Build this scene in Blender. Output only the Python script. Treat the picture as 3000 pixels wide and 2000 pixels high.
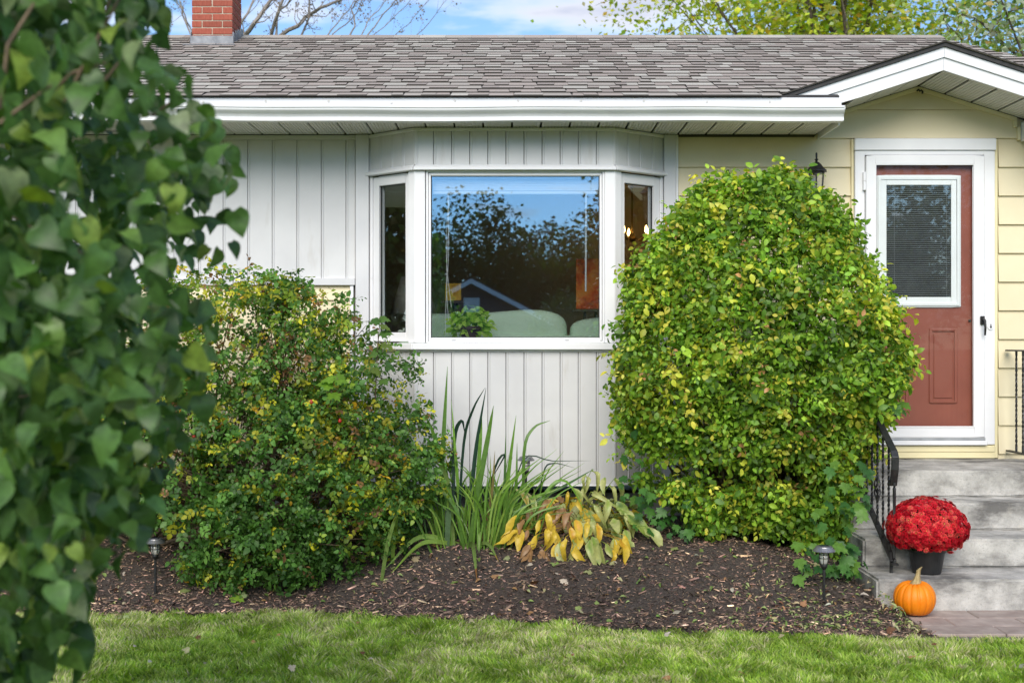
import bpy, bmesh, math, random
import numpy as np
from mathutils import Vector, Matrix, noise as mnoise

for o in list(bpy.data.objects):
    bpy.data.objects.remove(o)
random.seed(7)
rng = np.random.default_rng(7)
sc = bpy.context.scene
COL = sc.collection
R = math.radians

# ------------------------------------------------------------------ camera
F, EZ = 3600.0, 1.56                      # focal length in photo pixels, eye height
cam = bpy.data.cameras.new('camera')
cam_o = bpy.data.objects.new('camera', cam)
COL.objects.link(cam_o)
cam_o.location = (0, 0, EZ)
cam_o.rotation_euler = (R(90), 0, 0)
cam.sensor_width = 36
cam.lens = 43.2
cam.clip_start = 0.1
cam.clip_end = 2000
cam.dof.use_dof = True
cam.dof.focus_distance = 8.3
cam.dof.aperture_fstop = 2.9
sc.camera = cam_o

# ------------------------------------------------------------------ sky, sun, exposure
SUN_EL, SUN_AZ = 35.0, -8.0              # the sun stands behind the camera, a little to the left
w = bpy.data.worlds.new('World')
sc.world = w
w.use_nodes = True
nt = w.node_tree
for n in list(nt.nodes):
    nt.nodes.remove(n)
out = nt.nodes.new('ShaderNodeOutputWorld')
bg = nt.nodes.new('ShaderNodeBackground')
sky = nt.nodes.new('ShaderNodeTexSky')
sky.sky_type = 'NISHITA'
sky.sun_disc = False
sky.sun_elevation = R(SUN_EL)
sky.sun_rotation = R(180 + SUN_AZ)
sky.altitude = 0
sky.air_density = 1.0
sky.dust_density = 0.0
sky.ozone_density = 5.0
# scattered fair-weather clouds, the same field over the whole sky
tc = nt.nodes.new('ShaderNodeTexCoord')
sep = nt.nodes.new('ShaderNodeSeparateXYZ')
nt.links.new(tc.outputs['Generated'], sep.inputs[0])
def wm(op, a, b=None):
    m = nt.nodes.new('ShaderNodeMath'); m.operation = op
    for i, v in enumerate((a, b)):
        if v is None: continue
        if isinstance(v, (int, float)): m.inputs[i].default_value = v
        else: nt.links.new(v, m.inputs[i])
    return m.outputs[0]
zz = wm('ADD', wm('MAXIMUM', sep.outputs[2], 0.0), 0.10)
comb = nt.nodes.new('ShaderNodeCombineXYZ')
nt.links.new(wm('DIVIDE', sep.outputs[0], zz), comb.inputs[0])
nt.links.new(wm('DIVIDE', sep.outputs[1], zz), comb.inputs[1])
mp = nt.nodes.new('ShaderNodeMapping')
nt.links.new(comb.outputs[0], mp.inputs[0])
mp.inputs['Location'].default_value = CLOUD_LOC = (8.3, 3.3, 0.0)
mp.inputs['Scale'].default_value = (0.95, 1.25, 1.0)
cn = nt.nodes.new('ShaderNodeTexNoise')
nt.links.new(mp.outputs[0], cn.inputs['Vector'])
cn.inputs['Scale'].default_value = 1.6
cn.inputs['Detail'].default_value = 9
cn.inputs['Roughness'].default_value = 0.52
cr = nt.nodes.new('ShaderNodeValToRGB')
cr.color_ramp.elements[0].position = 0.53
cr.color_ramp.elements[1].position = 0.66
nt.links.new(cn.outputs['Fac'], cr.inputs[0])
cc = nt.nodes.new('ShaderNodeValToRGB')          # thin rims white, thick middles greyer
cc.color_ramp.elements[0].position = 0.58
cc.color_ramp.elements[0].color = (6.0, 6.1, 6.4, 1)
cc.color_ramp.elements[1].position = 0.72
cc.color_ramp.elements[1].color = (3.4, 3.7, 4.7, 1)
nt.links.new(cn.outputs['Fac'], cc.inputs[0])
mix = nt.nodes.new('ShaderNodeMix'); mix.data_type = 'RGBA'
nt.links.new(cr.outputs[0], mix.inputs[0])
nt.links.new(sky.outputs[0], mix.inputs[6])
nt.links.new(cc.outputs[0], mix.inputs[7])
nt.links.new(mix.outputs[2], bg.inputs[0])
bg.inputs[1].default_value = 0.092
nt.links.new(bg.outputs[0], out.inputs[0])

sl = bpy.data.lights.new('sun', 'SUN')
sl.energy = 2.1
sl.angle = R(44)
sl.color = (1.0, 0.925, 0.81)
so = bpy.data.objects.new('sun', sl)
COL.objects.link(so)
so.location = (-6, -12, 20)
el, az = R(SUN_EL), R(SUN_AZ)
to_sun = Vector((math.sin(az) * math.cos(el), -math.cos(az) * math.cos(el), math.sin(el)))
so.rotation_euler = to_sun.to_track_quat('Z', 'Y').to_euler()

sc.view_settings.view_transform = 'Standard'
sc.view_settings.look = 'None'
sc.view_settings.exposure = 1.0
sc.view_settings.gamma = 1.0
sc.view_settings.use_curve_mapping = False
sc.render.engine = 'CYCLES'
sc.cycles.use_denoising = True
sc.cycles.max_bounces = 8
sc.cycles.transparent_max_bounces = 16
sc.cycles.caustics_reflective = False
sc.cycles.caustics_refractive = False
sc.cycles.sample_clamp_indirect = 6
sc.cycles.use_fast_gi = False

# ------------------------------------------------------------------ helpers
def X(px, Y=9.0): return (px - 1500) * Y / F
def Z(py, Y=9.0): return EZ - (py - 1000) * Y / F
def at(px, py, Y): return Vector((X(px, Y), Y, Z(py, Y)))

ORG = {}                                   # world origin of each parent
def top(o, label, cat, group=None):
    o['label'] = label; o['category'] = cat
    if group: o['group'] = group
    return o
def empty(name, loc=(0, 0, 0), label=None, cat=None, group=None, parent=None):
    o = bpy.data.objects.new(name, None)
    o.empty_display_size = 0.1
    COL.objects.link(o)
    loc = Vector(loc)
    if parent:
        o.parent = parent; o.location = loc - ORG[parent]
    else:
        o.location = loc
    ORG[o] = loc
    if label: top(o, label, cat, group)
    return o
def link(name, me, parent=None, loc=None, mtx=None):
    o = bpy.data.objects.new(name, me)
    COL.objects.link(o)
    org = ORG[parent] if parent else Vector((0, 0, 0))
    if parent: o.parent = parent
    if mtx is not None:
        m = mtx.copy(); m.translation = m.translation - org
        o.matrix_basis = m
    elif loc is not None:
        o.location = Vector(loc) - org
    ORG[o] = org
    return o

class MB:
    def __init__(s): s.v = []; s.f = []; s.c = []; s.hasc = False
    def add(s, vs, fs, col=None):
        b = len(s.v); s.v += [tuple(v) for v in vs]
        s.f += [tuple(i + b for i in f) for f in fs]
        if col is not None: s.hasc = True
        if isinstance(col, list): s.c += col
        else: s.c += [col or (1, 1, 1)] * len(fs)
        return s
    def box(s, x0, x1, y0, y1, z0, z1, col=None):
        return s.add([(x0,y0,z0),(x1,y0,z0),(x1,y1,z0),(x0,y1,z0),(x0,y0,z1),(x1,y0,z1),(x1,y1,z1),(x0,y1,z1)],
            [(0,3,2,1),(4,5,6,7),(0,1,5,4),(1,2,6,5),(2,3,7,6),(3,0,4,7)], col)
    def hexa(s, p, col=None):              # 8 corners, bottom 4 ccw then top 4 ccw
        return s.add(p, [(0,3,2,1),(4,5,6,7),(0,1,5,4),(1,2,6,5),(2,3,7,6),(3,0,4,7)], col)
    def obox(s, o, u, n, u0, u1, d0, d1, z0, z1, col=None):   # box in a frame: u along, n outward, z up
        o, u, n = Vector(o), Vector(u), Vector(n); k = Vector((0, 0, 1))
        P = lambda a, d, z: o + u * a + n * d + k * z
        return s.hexa([P(u0,d1,z0),P(u1,d1,z0),P(u1,d0,z0),P(u0,d0,z0),P(u0,d1,z1),P(u1,d1,z1),P(u1,d0,z1),P(u0,d0,z1)], col)
    def prism(s, poly, ext, col=None):     # planar polygon (3d points) swept by vector ext
        n = len(poly); e = Vector(ext)
        vs = [Vector(p) for p in poly] + [Vector(p) + e for p in poly]
        fs = [tuple(range(n)), tuple(range(2 * n - 1, n - 1, -1))]
        fs += [(i, i + n, (i + 1) % n + n, (i + 1) % n) for i in range(n)]
        return s.add(vs, fs, col)
    def tube(s, pts, rad, n=6, cap=True, col=None, flat=None):
        pts = [Vector(p) for p in pts]; m = len(pts)
        if not hasattr(rad, '__len__'): rad = [rad] * m
        vs = []; fs = []; up = Vector((0.13, 0.31, 0.94)); prev = None
        for i, p in enumerate(pts):
            t = (pts[min(i + 1, m - 1)] - pts[max(i - 1, 0)])
            t = t.normalized() if t.length > 1e-9 else Vector((0, 0, 1))
            a = prev if prev is not None else (Vector((1, 0, 0)) if abs(t.x) < .8 else Vector((0, 1, 0)))
            a = (a - t * a.dot(t)); a = a.normalized() if a.length > 1e-6 else t.orthogonal().normalized()
            prev = a; b = t.cross(a)
            for k in range(n):
                q = 2 * math.pi * k / n
                fa, fb = (1, 1) if flat is None else flat
                vs.append(p + (a * math.cos(q) * fa + b * math.sin(q) * fb) * rad[i])
        for i in range(m - 1):
            for k in range(n):
                fs.append((i*n+k, i*n+(k+1)%n, (i+1)*n+(k+1)%n, (i+1)*n+k))
        if cap: fs += [tuple(range(n - 1, -1, -1)), tuple(range((m-1)*n, m*n))]
        return s.add(vs, fs, col)
    def lathe(s, prof, n=24, c=(0, 0, 0), col=None, phase=0):    # prof: (r, z)
        vs = []; fs = []; m = len(prof)
        for r, z in prof:
            for k in range(n):
                q = 2 * math.pi * k / n + phase
                vs.append((c[0] + r * math.cos(q), c[1] + r * math.sin(q), c[2] + z))
        for i in range(m - 1):
            for k in range(n):
                fs.append((i*n+k, i*n+(k+1)%n, (i+1)*n+(k+1)%n, (i+1)*n+k))
        fs += [tuple(range(n - 1, -1, -1)), tuple(range((m-1)*n, m*n))]
        return s.add(vs, fs, col)
    def mesh(s, name, mat=None, bevel=0, smooth=False, segs=1, off=None):
        me = bpy.data.meshes.new(name)
        vs = s.v if off is None else [(a - off[0], b - off[1], c - off[2]) for a, b, c in s.v]
        me.from_pydata(vs, [], s.f)
        if s.hasc:
            at_ = me.color_attributes.new('Col', 'FLOAT_COLOR', 'CORNER')
            arr = np.ones((len(me.loops), 4), np.float32)
            li = 0
            for f, c in zip(s.f, s.c):
                arr[li:li + len(f), :3] = c; li += len(f)
            at_.data.foreach_set('color', arr.ravel())
        if bevel:
            bm = bmesh.new(); bm.from_mesh(me)
            bmesh.ops.remove_doubles(bm, verts=bm.verts, dist=1e-6)
            es = [e for e in bm.edges if len(e.link_faces) == 2 and e.calc_face_angle(0) > 0.5]
            bmesh.ops.bevel(bm, geom=es, offset=bevel, segments=segs, affect='EDGES', profile=0.5, clamp_overlap=True)
            bm.to_mesh(me); bm.free()
        if smooth:
            me.polygons.foreach_set('use_smooth', [True] * len(me.polygons))
        if mat: me.materials.append(mat)
        me.update()
        return me
    def build(s, name, mat, parent=None, bevel=0, smooth=False, segs=1):
        off = ORG[parent] if parent else None
        return link(name, s.mesh(name, mat, bevel, smooth, segs, off), parent)

def sub(name, parent, mat, bevel=0, **kw):      # one box as a child
    pass

def struct(o, kind='structure'):
    o['kind'] = kind; return o

# numpy mesh from instanced template --------------------------------
def np_mesh(name, V, faces, colors, mat, smooth=True):
    """V (n,3); faces list of arrays (m,k) of equal k; colors (n,3) per point"""
    me = bpy.data.meshes.new(name)
    loops = np.concatenate([f.ravel() for f in faces])
    tot = np.concatenate([np.full(len(f), f.shape[1]) for f in faces])
    start = np.concatenate([[0], np.cumsum(tot)[:-1]])
    me.vertices.add(len(V)); me.vertices.foreach_set('co', V.astype(np.float32).ravel())
    me.loops.add(len(loops)); me.loops.foreach_set('vertex_index', loops.astype(np.int32))
    me.polygons.add(len(tot)); me.polygons.foreach_set('loop_start', start.astype(np.int32))
    me.polygons.foreach_set('loop_total', tot.astype(np.int32))
    if smooth: me.polygons.foreach_set('use_smooth', np.ones(len(tot), bool))
    me.update(calc_edges=True)
    if colors is not None:
        a = me.color_attributes.new('Col', 'FLOAT_COLOR', 'POINT')
        c = np.ones((len(V), 4), np.float32); c[:, :3] = colors
        a.data.foreach_set('color', c.ravel())
    me.materials.append(mat)
    return me

def nrm(a): return a / np.maximum(np.linalg.norm(a, axis=-1, keepdims=True), 1e-9)
def frames(N, T):
    N = nrm(N); T = nrm(T - N * np.sum(N * T, -1, keepdims=True)); A = np.cross(T, N)
    return A, T, N
def scatter(tpl, P, N, T, S, C, name, mat, smooth=True):
    V, fl, tint = tpl['v'], tpl['f'], tpl['t']
    A, T, N = frames(N, T)
    n, k = len(P), len(V)
    W = (P[:, None, :] + S[:, None, None] * (V[None, :, 0, None] * A[:, None, :] + V[None, :, 1, None] * T[:, None, :] + V[None, :, 2, None] * N[:, None, :]))
    cols = C[:, None, :] * tint[None, :, :]
    byk = {}
    for f in fl: byk.setdefault(len(f), []).append(f)
    offs = (np.arange(n) * k)[:, None, None]
    faces = [(np.array(fs)[None] + offs).reshape(-1, kk) for kk, fs in byk.items()]
    return np_mesh(name, W.reshape(-1, 3), faces, cols.reshape(-1, 3), mat, smooth)
def tpl_mesh(tpl, color, name, mat):
    me = scatter(tpl, np.zeros((1, 3)), np.array([[0, 0, 1.]]), np.array([[0, 1., 0]]), np.ones(1), np.array([color]), name, mat)
    return me
def leaf_matrix(p, n, t, s):
    A, T, N = frames(np.array([n]), np.array([t]))
    m = Matrix.Identity(4)
    for i in range(3):
        m[i][0] = A[0, i] * s; m[i][1] = T[0, i] * s; m[i][2] = N[0, i] * s; m[i][3] = p[i]
    return m

def tpl_make(v, f, t=None):
    v = np.array(v, float)
    t = np.ones((len(v), 3)) if t is None else np.array(t, float)
    if t.ndim == 1: t = np.repeat(t[:, None], 3, 1)
    return dict(v=v, f=f, t=t)
def tpl_join(parts):
    """parts: list of (tpl, 4x4 Matrix)"""
    v = []; f = []; t = []
    for tp, m in parts:
        b = len(v)
        for q in tp['v']:
            v.append(tuple(m @ Vector(q)))
        f += [tuple(i + b for i in ff) for ff in tp['f']]
        t += [tuple(q) for q in tp['t']]
    return tpl_make(v, f, t)
def leaf_oval(width=0.55, curl=0.10, fold=0.06, rows=3, heart=False, rim=None):
    """leaf along +y, normal +z, folded on its midrib"""
    v = [(0, 0, 0)]; t = [1.0]; f = []
    prof = {3: [(.22, .8), (.55, 1.0), (.82, .55)], 2: [(.3, 1.0), (.7, .75)],
            5: [(.08, .55), (.25, .92), (.45, 1.0), (.68, .78), (.87, .38)]}[rows]
    if heart: prof = [(-.07, .62), (.14, 1.0), (.36, .98), (.6, .70), (.82, .33)]
    prev = None
    for i, (y, wd) in enumerate(prof):
        z = -curl * (y - .3) ** 2 * 2.0
        ym = max(y, 0.02) if not heart else max(y, .04 + i * .02)
        b = len(v)
        v += [(-width/2*wd, y, z + fold * wd), (0, ym, z), (width/2*wd, y, z + fold * wd)]
        e = (1.0 if rim is None else rim)
        t += [e, 1.06, e]
        if prev is None:
            f += [(0, b + 1, b), (0, b + 2, b + 1)]
        else:
            f += [(prev, prev + 1, b + 1, b), (prev + 1, prev + 2, b + 2, b + 1)]
        prev = b
    tip = len(v); v.append((0, 1, -curl * .98)); t.append(1.0)
    f += [(prev, prev + 1, tip), (prev + 1, prev + 2, tip)]
    return tpl_make(v, [tuple(reversed(q)) for q in f], t)
def leaf_maple(fold=0.05):
    out = [(.0,.0),(.16,-.05),(.34,.02),(.30,.14),(.52,.28),(.38,.36),(.42,.52),(.24,.50),(.17,.62),(.20,.76),(.08,.78),(0,1.0)]
    pts = out + [(-x, y) for x, y in reversed(out[1:-1])]
    v = [(0, .3, -.02)] + [(x, y, fold * math.sin(7 * x + 3 * y) - .18 * (y - .3) ** 2 - .2 * x * x) for x, y in pts]
    n = len(pts)
    f = [(0, 1 + i, 1 + (i + 1) % n) for i in range(n)]
    return tpl_make(v, f, [1.1] + [1.0] * n)
def spray(n=7, leaf=None, size=0.42, span=1.0, droop=0.12, w=0.0, seed=1):
    """compound leaf: leaflets in pairs on a stalk along +y"""
    rr = random.Random(seed); parts = []
    pairs = n // 2
    def put(x, y, ang, s, tilt):
        z = -droop * y * y
        m = Matrix.Translation((x, y, z)) @ Matrix.Rotation(ang, 4, 'Z') @ Matrix.Rotation(tilt, 4, 'X') @ Matrix.Rotation(rr.uniform(-.5, .5), 4, 'Y') @ Matrix.Scale(s, 4)
        parts.append((leaf, m))
    for i in range(pairs):
        y = span * (.22 + .62 * i / pairs)
        for sg in (-1, 1):
            put(0, y, -sg * rr.uniform(.8, 1.15), size * rr.uniform(.8, 1.1), rr.uniform(-.35, .25))
    put(0, span * .72, rr.uniform(-.15, .15), size * 1.1, rr.uniform(-.3, .1))
    stalk = tpl_make([(-.008, 0, 0), (.008, 0, 0), (.006, span * .75, -droop * .5), (-.006, span * .75, -droop * .5)], [(0, 1, 2, 3)], [.8] * 4)
    parts.append((stalk, Matrix.Identity(4)))
    return tpl_join(parts)

def sprig(n, leaf, size, span, seed, spread=.16):
    """short shoot: leaves at odd angles along a stalk"""
    rr = random.Random(seed); parts = []
    for i in range(n):
        y = span * (.12 + .75 * i / max(n - 1, 1)); sg = -1 if i % 2 else 1
        m = Matrix.Translation((sg * rr.uniform(0, spread), y + rr.uniform(-.08, .08), rr.uniform(-.16, .16))) @ Matrix.Rotation(-sg * rr.uniform(.2, 1.5), 4, 'Z') @ Matrix.Rotation(rr.uniform(-.7, .5), 4, 'X') @ Matrix.Rotation(rr.uniform(-.9, .9), 4, 'Y') @ Matrix.Scale(size * rr.uniform(.7, 1.2), 4)
        parts.append((leaf, m))
    parts.append((tpl_make([(-.010, 0, 0), (.010, 0, 0), (.006, span * .9, 0), (-.006, span * .9, 0)], [(0, 1, 2, 3)], [.8] * 4), Matrix.Identity(4)))
    return tpl_join(parts)
def vnoise(x, y, scale, seed=0):
    r_ = np.random.default_rng(seed).random((64, 64))
    u = np.asarray(x) / scale + 17.3; q = np.asarray(y) / scale + 9.1
    i = np.floor(u).astype(int); j = np.floor(q).astype(int)
    a = u - i; b = q - j
    a = a * a * (3 - 2 * a); b = b * b * (3 - 2 * b)
    g = lambda ii, jj: r_[ii % 64, jj % 64]
    return (g(i, j)*(1-a) + g(i+1, j)*a)*(1-b) + (g(i, j+1)*(1-a) + g(i+1, j+1)*a)*b
def pick(palette, weights, n, jit=0.12, r_=None):
    r_ = r_ or rng
    w_ = np.array(weights, float); w_ /= w_.sum()
    k = r_.choice(len(palette), n, p=w_)
    c = np.array(palette)[k]
    return c * (1 + jit * r_.standard_normal((n, 1))).clip(.5, 1.6) * (1 + .05 * r_.standard_normal((n, 3)))

# ------------------------------------------------------------------ materials
def new_mat(name):
    m = bpy.data.materials.new(name); m.use_nodes = True
    t = m.node_tree
    return m, t, t.nodes['Principled BSDF'], t.nodes['Material Output']
def N_(t, kind, **kw):
    n = t.nodes.new(kind)
    for k, v in kw.items(): setattr(n, k, v)
    return n
def ramp(t, src, stops):
    r_ = N_(t, 'ShaderNodeValToRGB'); e = r_.color_ramp.elements
    while len(e) < len(stops): e.new(0.5)
    for el_, (p, c) in zip(e, stops):
        el_.position = p
        el_.color = (c, c, c, 1) if isinstance(c, (int, float)) else (*c, 1)
    t.links.new(src, r_.inputs[0]); return r_.outputs[0]
def tex(t, scale, detail=4, rough=.55, stretch=(1, 1, 1), off=(0, 0, 0)):
    g = N_(t, 'ShaderNodeNewGeometry'); mp_ = N_(t, 'ShaderNodeMapping')
    mp_.inputs['Scale'].default_value = stretch; mp_.inputs['Location'].default_value = off
    t.links.new(g.outputs['Position'], mp_.inputs[0])
    n = N_(t, 'ShaderNodeTexNoise'); n.inputs['Scale'].default_value = scale
    n.inputs['Detail'].default_value = detail; n.inputs['Roughness'].default_value = rough
    t.links.new(mp_.outputs[0], n.inputs['Vector'])
    return n.outputs['Fac']
def mixc(t, fac, a, b, mode='MIX'):
    m = N_(t, 'ShaderNodeMix', data_type='RGBA', blend_type=mode)
    for i, v in ((0, fac), (6, a), (7, b)):
        if isinstance(v, (int, float)): m.inputs[i].default_value = v
        elif isinstance(v, tuple): m.inputs[i].default_value = (*v, 1)
        else: t.links.new(v, m.inputs[i])
    return m.outputs[2]
def bump(t, b, src, strength, dist=0.01):
    bp = N_(t, 'ShaderNodeBump'); bp.inputs['Strength'].default_value = strength
    bp.inputs['Distance'].default_value = dist
    t.links.new(src, bp.inputs['Height']); t.links.new(bp.outputs[0], b.inputs['Normal'])
def pmat(name, c1, c2, scale=6, rough=.6, bstr=0, bscale=60, stretch=(1, 1, 1), spec=.5, metal=0, lo=.35, hi=.68,
         bstretch=None, rand=0, dirt=None, attr=False, bdist=.004, rough2=None):
    m, t, b, o = new_mat(name)
    c = ramp(t, tex(t, scale, stretch=stretch), [(lo, c1), (hi, c2)])
    if attr:
        a = N_(t, 'ShaderNodeVertexColor', layer_name='Col')
        c = mixc(t, 1.0, c, a.outputs[0], 'MULTIPLY')
    if dirt:                                 # dirt = (colour, noise scale, lo, hi, stretch)
        d = ramp(t, tex(t, dirt[1], 6, .65, dirt[4] if len(dirt) > 4 else (1, 1, 1), (5, 2, 8)), [(dirt[2], 0.0), (dirt[3], 1.0)])
        c = mixc(t, d, c, dirt[0])
    if rand:
        oi = N_(t, 'ShaderNodeObjectInfo'); hs = N_(t, 'ShaderNodeHueSaturation')
        mr = N_(t, 'ShaderNodeMapRange'); mr.inputs[3].default_value = 1 - rand; mr.inputs[4].default_value = 1 + rand
        t.links.new(oi.outputs['Random'], mr.inputs[0]); t.links.new(mr.outputs[0], hs.inputs['Value'])
        t.links.new(c, hs.inputs['Color']); c = hs.outputs[0]
    t.links.new(c, b.inputs['Base Color'])
    b.inputs['Roughness'].default_value = rough
    if rough2 is not None:
        rr = ramp(t, tex(t, scale * 2.3, off=(3, 3, 3)), [(.35, rough), (.7, rough2)]); t.links.new(rr, b.inputs['Roughness'])
    b.inputs['Specular IOR Level'].default_value = spec
    b.inputs['Metallic'].default_value = metal
    if bstr: bump(t, b, tex(t, bscale, 5, .6, bstretch or stretch), bstr, bdist)
    return m
def leafmat(name, rough=.5, trans=.3, spec=.35, vein=0.0, blotch=0.2, bscale=40):
    m, t, b, o = new_mat(name)
    a = N_(t, 'ShaderNodeVertexColor', layer_name='Col')
    d = ramp(t, tex(t, bscale, 4), [(.3, 1 - blotch), (.7, 1 + blotch * .6)])
    c = mixc(t, 1.0, a.outputs[0], d, 'MULTIPLY')
    t.links.new(c, b.inputs['Base Color'])
    b.inputs['Roughness'].default_value = rough
    b.inputs['Specular IOR Level'].default_value = spec
    tr = N_(t, 'ShaderNodeBsdfTranslucent')
    hs = N_(t, 'ShaderNodeHueSaturation'); hs.inputs['Saturation'].default_value = 1.15; hs.inputs['Value'].default_value = 1.25
    t.links.new(c, hs.inputs['Color']); t.links.new(hs.outputs[0], tr.inputs[0])
    mx = N_(t, 'ShaderNodeMixShader'); mx.inputs[0].default_value = trans
    t.links.new(b.outputs[0], mx.inputs[1]); t.links.new(tr.outputs[0], mx.inputs[2])
    t.links.new(mx.outputs[0], o.inputs[0])
    return m
def glassmat(name, refl, tint=(.97, .985, .98), wav=0.0, rtint=(1, 1, 1)):
    m, t, b, o = new_mat(name); t.nodes.remove(b)
    g = N_(t, 'ShaderNodeBsdfGlossy'); g.inputs['Roughness'].default_value = 0.0; g.inputs[0].default_value = (*rtint, 1)
    tp = N_(t, 'ShaderNodeBsdfTransparent'); tp.inputs[0].default_value = (*tint, 1)
    lw = N_(t, 'ShaderNodeLayerWeight'); lw.inputs[0].default_value = .35
    mr = N_(t, 'ShaderNodeMapRange'); mr.inputs[3].default_value = refl; mr.inputs[4].default_value = min(1, refl + .6)
    pw = N_(t, 'ShaderNodeMath', operation='POWER'); pw.inputs[1].default_value = 3
    t.links.new(lw.outputs['Facing'], pw.inputs[0]); t.links.new(pw.outputs[0], mr.inputs[0])
    mx = N_(t, 'ShaderNodeMixShader')
    t.links.new(mr.outputs[0], mx.inputs[0]); t.links.new(tp.outputs[0], mx.inputs[1]); t.links.new(g.outputs[0], mx.inputs[2])
    if wav:
        bp = N_(t, 'ShaderNodeBump'); bp.inputs['Strength'].default_value = wav; bp.inputs['Distance'].default_value = .01
        t.links.new(tex(t, 2.2, 2), bp.inputs['Height']); t.links.new(bp.outputs[0], g.inputs['Normal'])
    t.links.new(mx.outputs[0], o.inputs[0])
    return m
def emitmat(name, col, s):
    m, t, b, o = new_mat(name); t.nodes.remove(b)
    e = N_(t, 'ShaderNodeEmission'); e.inputs[0].default_value = (*col, 1); e.inputs[1].default_value = s
    t.links.new(e.outputs[0], o.inputs[0]); return m

M = {}
M['white'] = pmat('white_painted_metal', (.75, .755, .77), (.82, .825, .835), 3, .42, .05, 30, rough2=.55, dirt=((.5, .47, .42), 9, .70, .95, (1, 1, .35)))
M['vinyl'] = pmat('white_vinyl_board', (.58, .58, .585), (.65, .65, .65), 2.5, .45, .18, 160, bstretch=(1, 1, .07), dirt=((.42, .39, .34), 7, .60, .95, (1, 1, .22)), bdist=.002)
M['trim'] = pmat('white_trim_board', (.58, .585, .60), (.65, .65, .66), 3, .45, .06, 40, dirt=((.42, .40, .36), 8, .66, .95, (1, 1, .3)))
M['frame'] = pmat('white_window_frame', (.78, .78, .79), (.83, .83, .84), 4, .35)
M['cream'] = pmat('cream_siding', (.72, .625, .41), (.77, .685, .47), 2.2, .55, .12, 140, bstretch=(.08, 1, 1), rand=.03, dirt=((.55, .46, .27), 5, .66, .95, (.4, 1, 1.6)), bdist=.002)
M['soffit'] = pmat('soffit_white', (.66, .65, .61), (.74, .73, .69), 3, .6, dirt=((.42, .39, .33), 7, .62, .92))
M['soffitdark'] = pmat('soffit_gap', (.05, .045, .04), (.09, .08, .07), 8, .8)
M['shingle'] = pmat('asphalt_shingle', (.78, .78, .78), (1.12, 1.12, 1.12), 260, .92, .35, 420, spec=.2, attr=True, lo=.25, hi=.75, dirt=((.10, .095, .09), 3.0, .66, 1.1, (1, 1, 1)))
M['roofbase'] = pmat('roof_underlay', (.04, .04, .042), (.06, .058, .058), 20, .95)
M['brick'] = pmat('red_brick', (.27, .062, .038), (.36, .095, .058), 30, .85, .5, 130, rand=.16, stretch=(3, 3, .6), dirt=((.10, .055, .05), 9, .62, .9), bdist=.003)
M['mortar'] = pmat('mortar', (.42, .36, .28), (.55, .48, .38), 40, .95, .5, 200)
M['lead'] = pmat('lead_flashing', (.15, .16, .18), (.27, .28, .30), 14, .5, .3, 30, metal=.3)
M['concrete'] = None
M['red'] = pmat('red_door_paint', (.235, .062, .040), (.285, .078, .050), 3, .5, .10, 90, bstretch=(1, 1, .1), bdist=.002)
M['iron'] = pmat('black_wrought_iron', (.012, .012, .013), (.028, .027, .027), 30, .38, .35, 60, rough2=.55)
M['plastic'] = pmat('black_plastic', (.012, .012, .013), (.022, .022, .023), 20, .45)
M['found'] = pmat('foundation_concrete', (.20, .20, .205), (.30, .30, .30), 6, .9, .5, 60)
M['navy'] = pmat('navy_siding', (.012, .018, .035), (.02, .028, .05), 3, .6)
M['roofgrey'] = pmat('grey_roof', (.06, .055, .055), (.09, .085, .085), 10, .9)
M['bark'] = pmat('bark', (.07, .052, .038), (.15, .12, .09), 25, .9, .6, 60, stretch=(1, 1, .3))
M['palebark'] = pmat('pale_bark', (.20, .17, .14), (.34, .30, .26), 14, .9, .4, 60)
M['twig'] = pmat('twig', (.10, .07, .045), (.24, .17, .11), 25, .8, .2, 80)
M['leaf'] = leafmat('shrub_leaf', .42, .38)
M['lilac'] = leafmat('lilac_leaf', .42, .36, .5, blotch=.35, bscale=45)
M['treeleaf'] = leafmat('tree_leaf', .55, .42)
M['blade'] = leafmat('iris_leaf', .38, .22, .45, blotch=.2)
M['grass'] = leafmat('grass_blade', .55, .45, .25, blotch=.12, bscale=12)
M['petal'] = leafmat('petal', .6, .2, .25, blotch=.15)
M['litter'] = leafmat('leaf_litter', .65, .2, .2)
M['chip'] = leafmat('mulch_chip', .85, .0, .2, blotch=.35, bscale=60)
M['glass'] = glassmat('window_glass', .25, rtint=(.55, .78, 1.0))
M['sideglass'] = glassmat('side_window_glass', .20, rtint=(.8, .92, 1.0))
M['stormglass'] = glassmat('storm_glass', .010)
M['doorglass'] = glassmat('door_glass', .07)
def reflect_tint_glass(name):
    m = glassmat(name, .08, (.95, .95, .93)); t = m.node_tree; o = t.nodes['Material Output']
    src = o.inputs[0].links[0].from_socket
    d_ = N_(t, 'ShaderNodeBsdfDiffuse'); d_.inputs[0].default_value = (.80, .80, .74, 1)
    mx = N_(t, 'ShaderNodeMixShader'); mx.inputs[0].default_value = .38  # white diffuse mixed in stands for pale reflections on clear glass
    t.links.new(src, mx.inputs[1]); t.links.new(d_.outputs[0], mx.inputs[2]); t.links.new(mx.outputs[0], o.inputs[0])
    return m
M['reflectglass'] = reflect_tint_glass('painted_reflection_glass')
M['lampglass'] = glassmat('lamp_glass', .10, (.93, .94, .93))
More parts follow.
